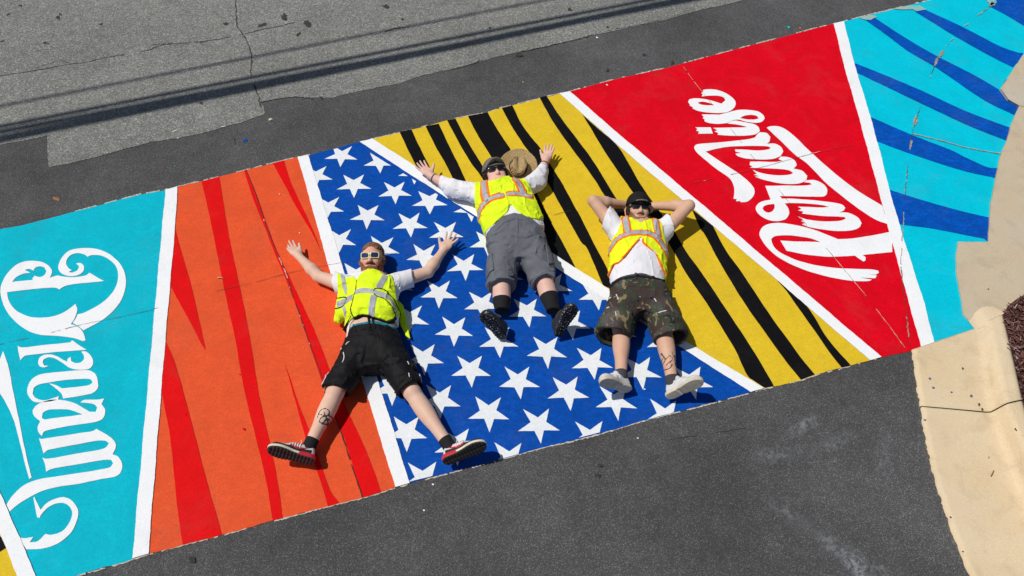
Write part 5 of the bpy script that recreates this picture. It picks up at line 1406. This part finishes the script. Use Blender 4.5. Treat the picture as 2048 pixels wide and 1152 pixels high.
    inner = p.field([cone(hipR, knR + (knR - hipR) * .6, .06, .094), cone(hipL, knL + (knL - hipL) * .6, .06, .094)], 0)
    sp = [(979, 455, .25), (1009, 441), (1031, 435), (1057, 441), (1078, 450, .24), (1092, 471, .2), (1105, 501), (1112, 531), (1110, 553), (1095, 548), (1075, 552), (1060, 560), (1050, 564, .12), (1040, 538), (1037, 533), (1034, 545), (1031, 562, .12), (1008, 556), (985, 561), (974, 573, .13), (962, 546), (955, 494), (957, 477, .17)]
    shorts = p.piece('shorts', np.maximum(S, -inner), M['shorts_g'], poly=sp, z=.23)
    p.piece('waistband', S - .004, M['shorts_g'], shorts, poly=[(985, 453), (1009, 441), (1031, 435), (1057, 441), (1074, 449), (1072, 455), (1057, 448), (1031, 442), (1009, 448), (988, 460)], z=.28, it=0)
    p.piece('fly', S - .005, M['shorts_g'], shorts, poly=[(1030, 438), (1037, 438), (1037, 470), (1032, 474)], z=.27, it=0)
    for q in ([(966, 510, .19), (984, 505, .22), (988, 545, .2), (974, 556, .16)], [(1091, 489, .2), (1105, 505, .15), (1109, 535, .14), (1096, 540, .18)]):
        p.piece('cargo_pocket', S - .009, M['shorts_g'], shorts, poly=q, z=.2)
    for q in ([(978, 563, .19), (1000, 557), (1030, 556)], [(1058, 556, .2), (1080, 548), (1107, 547, .17)]):
        p.piece('hem', S - .004, M['shorts_g'], shorts, lines=[q], z=.22, lr=.012, it=0)
    p.piece('seam', S - .002, M['shorts_g'], shorts, lines=[[(1035, 470), (1036, 500), (1036, 528)], [(972, 520), (995, 515), (1028, 520)], [(1045, 512), (1070, 508), (1092, 512)]], z=.23, lr=.004, it=0)
    X, Y, Z = hd.X, hd.Y, hd.Z
    dome = np.maximum(np.maximum(hd.D - .015, -(Z - .030 - .35 * np.maximum(-Y, 0) * -.4)), np.maximum(-.2 + 0 * X, -(hd.D + .004)))
    cap = hd.piece('cap', dome, M['cap_g'], p)
    br = np.maximum(np.sqrt((X / .082) ** 2 + ((Y - .045) / .125) ** 2) - 1, 0) * .08
    plane = Z - (.058 + .16 * (Y - .07) - 6.0 * X ** 2)
    brim = np.maximum(np.maximum((np.sqrt((X / .080) ** 2 + ((Y - .05) / .102) ** 2) - 1) * .08, np.abs(plane) - .0045), -(Y - .055))
    hd.piece('brim', brim, M['cap_g'], p, cap)
    hd.piece('emblem', np.maximum(np.maximum(np.abs(plane + .0045) - .0028, np.abs(X + .004 * np.sin(Y * 220)) - .004), np.abs(Y - .118) - .015), M['cap_k'], p, cap, 0)
    hr = np.maximum(hd.D - .007 + vnoise(X, Y, Z, 130) * .006, np.maximum(np.maximum(Y - .035, -(Z + .055)), Z - .05))
    hd.piece('hair', np.maximum(hr, -(np.abs(X) - .045)), M['hair_d'], p)
    hd.piece('edge_strip', np.maximum(hd.D - .006 + vnoise(X, Y, Z, 130) * .006, np.maximum(np.abs(Z - .052) - .016, .03 - Y)), M['hair_d'], p)  # dark band below the cap brim: hair with the brim's shade coloured in
    hd.piece('lips', np.maximum(hd.D - .0045, (np.sqrt((X / .024) ** 2 + ((Z + .061) / .007) ** 2) - 1) * .007), M['face_red'], p)
    glasses(hd, p, M['frame_k'], M['lens'], .0135, .0275, .0035)
    sock(p, anR, knR, .60, .047, .060, M['sock']); sock(p, anL, knL, .60, .047, .060, M['sock'])
    bracelet(p, wrR, elR, M['band']); bracelet(p, wrL, elL, M['band'])
    tie_shoes(p, 'shoe', (anL, toeL, (.25, -1, .12)), (anR, toeR, (-.25, -1, .12)), workshoe)

# ------------------------------------------------------------------ painter with hands behind the head
def painter_three():
    base = P(1280, 590, 0)
    p = Person('person in black cap and camouflage shorts, hands clasped behind the head', base, (0.28, 2.40, -0.005), (1.72, 4.75, 0.46))
    hd = Head((1281, 414), 0.27, (0.02, -0.46, 0.88), (0.02, 1, 0.35), 1.04)
    tor = [(J(1279, 625, .105), .11, .08), (J(1279, 592, .12), .18, .11), (J(1275, 556, .125), .185, .112), (J(1277, 520, .13), .185, .118), (J(1280, 485, .135), .190, .122), (J(1281, 464, .13), .18, .105), (J(1282, 448, .135), .11, .08)]
    shR, elR, wrR = J(1234, 462, .135), J(1187, 402, .22), J(1254, 410, .10)
    shL, elL, wrL = J(1328, 462, .135), J(1378, 411, .22), J(1306, 412, .10)
    hipR, knR, anR = J(1258, 585, .12), J(1243, 656, .13), J(1242, 755, .10)
    hipL, knL, anL = J(1305, 585, .12), J(1327, 659, .13), J(1345, 767, .10)
    p.add(loft(tor), 0.04)
    p.add(cone(hd.pt(0, -0.02, -0.06), J(1282, 452, .135), 0.060, 0.068), 0.04)
    arm(p, shR, elR, wrR, .060, .045, .029); arm(p, shL, elL, wrL, .060, .045, .029)
    hand(p, wrR, hd.pt(.01, -.13, -.01) - wrR, hd.f, True, 0.5, 0.1, 1.0, 0.5)
    hand(p, wrL, hd.pt(-.01, -.13, .02) - wrL, hd.f, False, 0.5, 0.1, 1.0, 0.5)
    limb(p, hipR, knR, anR, .088, .058, .038, .058); limb(p, hipL, knL, anL, .088, .058, .038, .058)
    toeR, toeL = P(1208, 764, .20) - P(1256, 781, .045), P(1397, 767, .20) - P(1344, 793, .045)
    p.add(cone(anR, anR + unit(toeR) * .04 + np.array([0, -.05, 0]), .034, .03), .02); p.add(cone(anL, anL + unit(toeL) * .04 + np.array([0, -.05, 0]), .034, .03), .02)
    p.N = p.D.copy()
    hd.into(p)
    body = p.piece('body', p.D, M['skin_tan'])
    v = p.v
    T = p.field([loft([(c, w + .020, d + .012) for c, w, d in tor]), cone(shR, shR + (elR - shR) * .75, .080, .082), cone(shL, shL + (elL - shL) * .75, .080, .082)], .05)
    T = np.minimum(T, p.N - .008) + folds(v, (12, 18, 14), .010) + folds(v, (8, 14, 10), .007, 31.0, .026)
    p.piece('shirt', T, M['tee'], poly=[(1221, 410, .24), (1240, 430, .2), (1262, 442, .26), (1282, 453, .27), (1300, 443, .26), (1318, 433, .2), (1334, 424, .23), (1349, 462, .17), (1338, 484, .13), (1336, 520, .16), (1330, 563), (1300, 554), (1270, 550), (1240, 554), (1214, 566, .2), (1218, 530, .18), (1221, 492, .15), (1215, 475, .13), (1203, 456, .15)], z=.25)
    VF = p.field([loft([(c, w + .030, d + .022) for c, w, d in tor]), cone(shR, shR + (elR - shR) * .06, .085, .085), cone(shL, shL + (elL - shL) * .06, .085, .085)], .05)
    VF = np.minimum(VF, T - .007) + folds(v, (9, 14, 12), .018, 3.0) + folds(v, (26, 18, 20), .006, 5.0) + folds(v, (11, 7, 9), .011, 8.0, .028) + folds(v, (7, 13, 9), .009, 14.0, .026)
    zt = .27
    vp = [(1241, 429, .2), (1259, 433, .22), (1282, 446, .25), (1299, 439, .23), (1319, 436, .22), (1326, 459, .22), (1331, 482, .2), (1337, 509, .18), (1336, 551, .14), (1331, 556, .14), (1324, 532, .22), (1313, 507, .25), (1299, 494), (1287, 485), (1286, 476), (1282, 473), (1274, 482), (1255, 503), (1240, 516), (1227, 524, .23), (1218, 543, .18), (1213, 528, .16), (1213, 493, .16), (1219, 478, .17), (1234, 467, .2), (1242, 451, .2)]
    vest = p.piece('vest', VF, M['vest2'], poly=vp, z=zt)
    bands = [[(1215, 500, .17), (1221, 491, .19), (1232, 478, .23), (1255, 466), (1279, 464)], [(1284, 465), (1305, 469), (1321, 482, .25), (1328, 494, .22), (1334, 506, .18)], [(1251, 433, .24), (1253, 447), (1255, 458)], [(1311, 440, .25), (1314, 452), (1317, 464)]]
    for b in bands: p.piece('trim', VF - .0025, M['trim_o'], vest, lines=[b], z=zt, lr=.036, it=0)
    for b in bands: p.piece('reflective_strip', VF - .0055, M['tape'], vest, lines=[b], z=zt, lr=.020, it=0)
    p.piece('trim', VF - .002, M['trim_o'], vest, lines=[[(1331, 554, .14), (1324, 532, .22), (1313, 507, .25), (1299, 494), (1287, 485), (1286, 477)], [(1278, 478), (1274, 482), (1255, 503), (1240, 516), (1227, 524, .23), (1218, 542, .18), (1213, 528, .16)]], z=zt, lr=.006, it=0)
    S = p.field([loft([(J(1279, 632, .115), .13, .095), (J(1279, 598, .13), .205, .125), (J(1277, 575, .13), .205, .124), (J(1275, 548, .13), .20, .120)]), cone(hipR, knR + (knR - hipR) * .20 + np.array([-.05, 0, 0]), .115, .130), cone(hipL, knL + (knL - hipL) * .20 + np.array([.035, 0, 0]), .115, .125)], .04)
    S = np.minimum(S, p.D - .008) + folds(v, (12, 20, 16), .018, 7.0) + folds(v, (34, 40, 30), .005, 9.0) + folds(v, (9, 13, 9), .012, 21.0, .026)
    inner = p.field([cone(hipR, knR + (knR - hipR) * .6 + np.array([-.06, 0, 0]), .06, .116), cone(hipL, knL + (knL - hipL) * .6 + np.array([.05, 0, 0]), .06, .112)], 0)
    sp = [(1219, 562, .2), (1245, 555), (1275, 552), (1305, 556), (1331, 564, .2), (1346, 595, .17), (1364, 632, .15), (1378, 668, .12), (1376, 676, .1), (1344, 667), (1307, 666), (1292, 673, .12), (1287, 650), (1282, 640), (1279, 652), (1273, 678, .1), (1254, 666), (1222, 660), (1184, 664, .12), (1190, 628, .15), (1205, 587, .17)]
    shorts = p.piece('shorts', np.maximum(S, -inner), M['camo'], poly=sp, z=.22)
    p.piece('belt', S - .004, M['trim_k'], shorts, poly=[(1217, 562, .2), (1245, 553), (1275, 550), (1305, 553), (1330, 562, .2), (1329, 567, .2), (1305, 558), (1275, 555), (1245, 558), (1219, 568, .2)], z=.25, it=0)
    p.piece('boxer_band', S - .001, M['sock_g'], shorts, poly=[(1219, 560, .2), (1245, 549), (1270, 546), (1290, 547), (1305, 551), (1290, 553), (1270, 552), (1245, 555)], z=.25, it=0)
    p.piece('seam', S - .002, M['camo'], shorts, lines=[[(1279, 560), (1280, 600), (1281, 632)]], z=.23, lr=.004, it=0)
    for q in ([(1216, 587), (1222, 594)], [(1232, 590), (1236, 603)], [(1308, 600), (1312, 606)], [(1214, 612), (1218, 614)], [(1230, 628), (1231, 637)], [(1316, 628), (1332, 626)]):
        p.piece('paint_smear', S - .003, M['lace'], shorts, lines=[q], z=.22, lr=.004, it=0)
    ink = [[(1322, 708), (1326, 714), (1330, 722), (1326, 726), (1322, 722), (1325, 718)], [(1330, 722), (1338, 716), (1344, 722), (1338, 728)], [(1342, 708), (1346, 716), (1352, 712), (1354, 724), (1350, 730)], [(1332, 732), (1338, 728), (1342, 734), (1336, 740), (1330, 738)], [(1340, 738), (1344, 732)], [(1348, 716), (1350, 734)]]
    p.piece('tattoo', p.D - .0016, M['ink'], body, lines=ink, z=.13, lr=.0042, it=0)
    X, Y, Z = hd.X, hd.Y, hd.Z
    crown = np.maximum(np.maximum(np.minimum(hd.D - .016, ell((0, -.010, .045), (.090, .108, .098))[0](X, Y, Z)), -(Z - .040)), -(hd.D + .004))
    cap = hd.piece('cap', crown, M['cap_k'], p)
    plane = Z - (.046 - .10 * (Y - .09) - 3.2 * X ** 2)
    brim = np.maximum(np.maximum((np.sqrt((X / .086) ** 2 + ((Y - .07) / .080) ** 2) - 1) * .08, np.abs(plane) - .0045), -(Y - .05))
    hd.piece('brim', brim, M['cap_k'], p, cap)
    hd.piece('piping', np.maximum(np.maximum(np.abs((np.sqrt((X / .086) ** 2 + ((Y - .07) / .080) ** 2) - 1) * .08) - .0022, np.abs(plane) - .0058), np.maximum(-(Y - .13), np.abs(X) - .045)), M['cap_g'], p, cap, 0)
    n = vnoise(X, Y, Z, 140) * .004
    jaw = np.maximum(np.maximum(Z + .074 - 1.2 * np.maximum(np.abs(X) - .030, 0), -(Y - .012)), -(Z + .16))
    tash = np.maximum(np.maximum(np.abs(Z + .048 + 5 * X ** 2) - .005, np.abs(X) - .030), -(Y - .05))
    chin = np.maximum(hd.D - .0050 + n * .7, np.minimum(jaw, tash))
    hd.piece('beard', chin, M['stubble'], p)
    hd.piece('hair', np.maximum(hd.D - .005 + n, np.maximum(np.maximum(Y - .028, -(Z + .05)), np.maximum(Z - .05, -(np.abs(X) - .05)))), M['hair_d'], p)
    hd.piece('lips', np.maximum(hd.D - .002, (np.sqrt((X / .023) ** 2 + ((Z + .062) / .007) ** 2) - 1) * .007), M['face_red'], p)
    glasses(hd, p, M['frame_k'], M['lens'], .0165, .0265, .0035)
    sock(p, anR, knR, .13, .043, .043, M['sock_g']); sock(p, anL, knL, .13, .043, .043, M['sock_g'])
    tie_shoes(p, 'shoe', (anL, toeL, (.1, -1, .32)), (anR, toeR, (-.1, -1, .32)), whiteshoe, .95)

painter_one()
painter_two()
painter_three()
# ------------------------------------------------------------------ straw hat beside the painter with the grey cap
def straw(name, c1, c2):
    t = NT(name)
    wv = t.n('ShaderNodeTexWave', Scale=52.0, Distortion=1.6, Detail=2.0)
    wv.wave_type = 'RINGS'; wv.rings_direction = 'Z'; wv.inputs['Detail Scale'].default_value = 3.0
    t.l(t.co, wv.inputs['Vector'])
    f = wv.outputs['Fac']
    col = t.mix(t.ramp(f, (0.2, (0, 0, 0)), (0.75, (1, 1, 1))), c1, c2)
    fib = t.noise(95, 3, .6, vec=t.map((1, 1, .4)))
    col = t.mix(t.ramp(fib, (.35, (0, 0, 0)), (.7, (1, 1, 1))), sc(c1, .8), col)
    return t.done(col, 0.7, t.bump(f, 0.6, 0.006), 0.3)
M['straw'] = straw('straw', (0.52, 0.34, 0.14, 1), (0.82, 0.64, 0.34, 1))
hat = tag(empty('straw_hat', tuple(P(1036, 350, 0))), 'wide-brimmed straw hat with dark band lying beside the grey cap', 'hat')
def straw_hat():
    hb = np.array(hat.location)
    ax = unit((0.10, -0.36, 0.93)); xx = unit(np.cross((0, 1, 0), ax)); yy = np.cross(ax, xx)
    c = P(1036, 336, 0.075)
    m = Matrix.Identity(4)
    for i, a in enumerate((xx, yy, ax)):
        for j in range(3): m[j][i] = a[j]
    for j in range(3): m[j][3] = c[j] - hb[j]
    v = Vol((-0.21, -0.21, -0.05), (0.21, 0.21, 0.15), 0.0035)
    X, Y, Z = v.xyz()
    R = np.sqrt((X / 0.92) ** 2 + Y ** 2)
    bz = 0.004 + 0.9 * np.maximum(R - 0.10, 0) ** 2 * np.sign(1) + 0.016 * np.sin(2 * np.arctan2(Y, X + 1e-6) + .6) * 1.0 + 0.006 * np.sin(5 * np.arctan2(Y, X + 1e-6)) * np.clip((R - .08) / .1, 0, 1)
    rip = 0.0016 * np.sin(R * 420)
    brim = np.maximum(np.maximum(np.abs(Z - bz - rip) - 0.0045, R - 0.178), 0.070 - R)
    top = 0.098 - 0.030 * np.exp(-(X / 0.022) ** 2) * np.clip((Y + .09) / .12, 0, 1) + 0.006 * np.sin(Y * 30)
    rr = 0.080 - 0.10 * np.maximum(Z - 0.02, 0) * 0.55
    crown = smin(np.maximum(R - rr, -0.3 + 0 * Z), np.full_like(R, .3), 0)
    k = 0.025
    a, b = R - rr, Z - top
    crown = np.minimum(np.maximum(a + k, b + k), 0) + np.sqrt(np.maximum(a + k, 0) ** 2 + np.maximum(b + k, 0) ** 2) - k
    crown = crown + vnoise(X, Y, Z, 16) * .022
    crown = np.maximum(np.maximum(crown + 0.0014 * np.sin(Z * 420), 0.002 - Z), -np.maximum(np.maximum(R - rr + .008, Z - top + .012), -.02 - Z))
    skin_mesh('crown', seal(np.broadcast_to(crown, tuple(v.n))), v, M['straw'], hat, None, 1, m)
    skin_mesh('brim', seal(np.broadcast_to(brim, tuple(v.n))), v, M['straw'], hat, None, 1, m)
    band = np.maximum(np.maximum(R - rr - .004, .068 - R), np.abs(Z - .016) - .012)
    skin_mesh('hat_band', seal(np.broadcast_to(band, tuple(v.n))), v, M['trim_k'], hat, None, 0, m)
straw_hat()

# ------------------------------------------------------------------ overhead cables (out of frame) whose shadows cross the road
def tube(name, pts, r, material, parent=None, seg=8):
    vs, fs = [], []
    pts = [Vector(q) for q in pts]
    for i, q in enumerate(pts):
        d = (pts[min(i + 1, len(pts) - 1)] - pts[max(i - 1, 0)]).normalized()
        a = d.cross(Vector((0, 0, 1))).normalized() if abs(d.z) < .95 else Vector((1, 0, 0)); b = d.cross(a)
        rr = r[i] if hasattr(r, '__len__') else r
        for j in range(seg):
            t_ = 2 * math.pi * j / seg
            vs.append(tuple(q + (a * math.cos(t_) + b * math.sin(t_)) * rr))
    for i in range(len(pts) - 1):
        for j in range(seg):
            fs.append((i * seg + j, i * seg + (j + 1) % seg, (i + 1) * seg + (j + 1) % seg, (i + 1) * seg + j))
    fs.append(tuple(range(seg))[::-1]); fs.append(tuple((len(pts) - 1) * seg + j for j in range(seg)))
    return mesh_obj(name, vs, fs, material, parent, True)
M['cable'] = plain('cable_sheath', (0.02, 0.02, 0.02, 1), 0.6)
M['pole'] = plain('weathered_pole', (0.16, 0.11, 0.075, 1), 0.9, 0.3, 12, 0.5)
D0 = unit((1, 0.312, 0))
def cable(shadow_px, h, r, label):
    g = np.array([P(*q)[:2] for q in shadow_px])
    a = np.polyfit(g[:, 0], g[:, 1], 1)
    sh = np.array(to_sun) * (h / to_sun.z)
    pts = []
    for s in np.linspace(-20, 18, 39):
        z = h
        pts.append((s + sh[0], a[0] * s + a[1] + sh[1], z))
    o = tube('overhead_cable', pts, r, M['cable'])
    tag(o, label, 'cable', 'overhead cables along the street')
    return pts
c1 = cable([(0, 277), (347, 212), (680, 141), (891, 97), (1102, 51), (1348, 5)], 5.0, 0.052, 'thickest overhead cable bundle, lowest of those strung above the street')
c2 = cable([(0, 252), (347, 190), (680, 123), (891, 76), (1102, 37), (1313, 0)], 5.3, 0.028, 'medium overhead cable strung beside the thickest bundle')
c3 = cable([(0, 263), (347, 201), (680, 136), (891, 93)], 5.4, 0.036, 'thin overhead cable between the medium cable and the thickest bundle')
c4 = cable([(0, 213), (174, 177), (382, 141), (503, 115), (700, 80), (821, 53), (1067, 3.5)], 6.2, 0.019, 'topmost and thinnest overhead wire above the street')
for k, e in enumerate((0, -1)):
    q = np.mean([c[e][:2] for c in (c1, c2, c3, c4)], axis=0) + np.array([D0[1], -D0[0]]) * (0.55 if k else 0.55)
    pole = tag(empty('utility_pole', (q[0], q[1], 0)), ('weathered wooden utility pole holding the street cables at the planted end', 'weathered wooden utility pole holding the street cables at the open end')[1 - k], 'utility pole', 'utility poles of the street')
    tube('post', [(0, 0, -0.3), (0, 0, 4), (0, 0, 8.2)], [.16, .14, .11], M['pole'], pole, 12)
    for c, hh in ((c1, 5.0), (c2, 5.3), (c3, 5.4), (c4, 6.2)):
        w = Vector((c[e][0] - q[0], c[e][1] - q[1], hh - 0.0))
        tube('bracket', [(0, 0, hh - .12), tuple(w)], .02, M['cable'], pole, 6)

# ------------------------------------------------------------------ litter
def scrap(name, label, cat, px, size, material, seed, z=0.006, flat_=0.15, rot=0.0, aspect=0.5):
    r = random.Random(seed)
    c = P(*px, 0)
    bm = bmesh.new()
    bmesh.ops.create_icosphere(bm, subdivisions=2, radius=1.0)
    for v in bm.verts:
        k = 1 + r.uniform(-.28, .28)
        x, y, q = v.co.x * size * k, v.co.y * size * aspect * k, v.co.z * size * flat_ * k
        v.co = (x * math.cos(rot) - y * math.sin(rot), x * math.sin(rot) + y * math.cos(rot), q + size * flat_ * .8)
    me = bpy.data.meshes.new(name); bm.to_mesh(me); bm.free()
    me.materials.append(material)
    o = link(bpy.data.objects.new(name, me))
    o.location = (c[0], c[1], z)
    return tag(o, label, cat)
M['paper'] = plain('crumpled_paper', (0.66, 0.58, 0.42, 1), 0.8, 0.3, 40, .5)
M['leaf'] = plain('dry_leaf', (0.30, 0.13, 0.05, 1), 0.8, 0.3, 40, .3)
M['twig'] = plain('dry_twig', (0.22, 0.12, 0.06, 1), 0.85, 0.3, 40, .3)
M['twig_l'] = plain('bleached_twig', (0.55, 0.42, 0.22, 1), 0.85, 0.2, 40, .3)
scrap('paper_scrap', 'crumpled cream paper scrap on dark asphalt near the corner of the pale patch', 'paper scrap', (541, 240), .018, M['paper'], 1, .001, .4, .3, .8)
scrap('paint_chip', 'long slanting white paint chip on the pale asphalt', 'paint chip', (349, 263), .026, M['lace'], 2, .005, .08, .7, .22)
scrap('paint_chip', 'straight white paint chip on the edge of the pale asphalt', 'paint chip', (447, 254), .018, M['lace'], 3, .005, .1, .2, .3)
scrap('paint_chip', 'tiny round white paint chip on the edge of the pale asphalt', 'paint chip', (356, 277), .008, M['lace'], 4, .005, .15, 0, .6)
scrap('dry_leaf', 'flat orange-brown leaf on dark asphalt above the cyan panel', 'leaf', (112, 398), .036, M['leaf'], 5, .001, .05, -.5, .4)
def twig(label, a, b, r, material, z=0.014):
    p0, p1 = P(*a, z), P(*b, z)
    m_ = (p0 + p1) / 2 + np.array([.002, .003, .002])
    c = Vector(p0)
    o = tube('twig', [tuple(p0 - p0), tuple(m_ - p0), tuple(p1 - p0)], [r, r * 1.1, r * .6], material, None, 6)
    o.location = c
    return tag(o, label, 'twig')
twig('short tan twig lying between two red stripes on orange paint', (435, 555), (447, 557), .004, M['twig_l'])
twig('dark twig lying across the wide concrete gutter', (1982, 953), (1988, 941), .004, M['twig'], .012)
twig('small brown twig at the foot of the mulch bed on the curb', (2041, 880), (2048, 875), .005, M['twig'], .105)
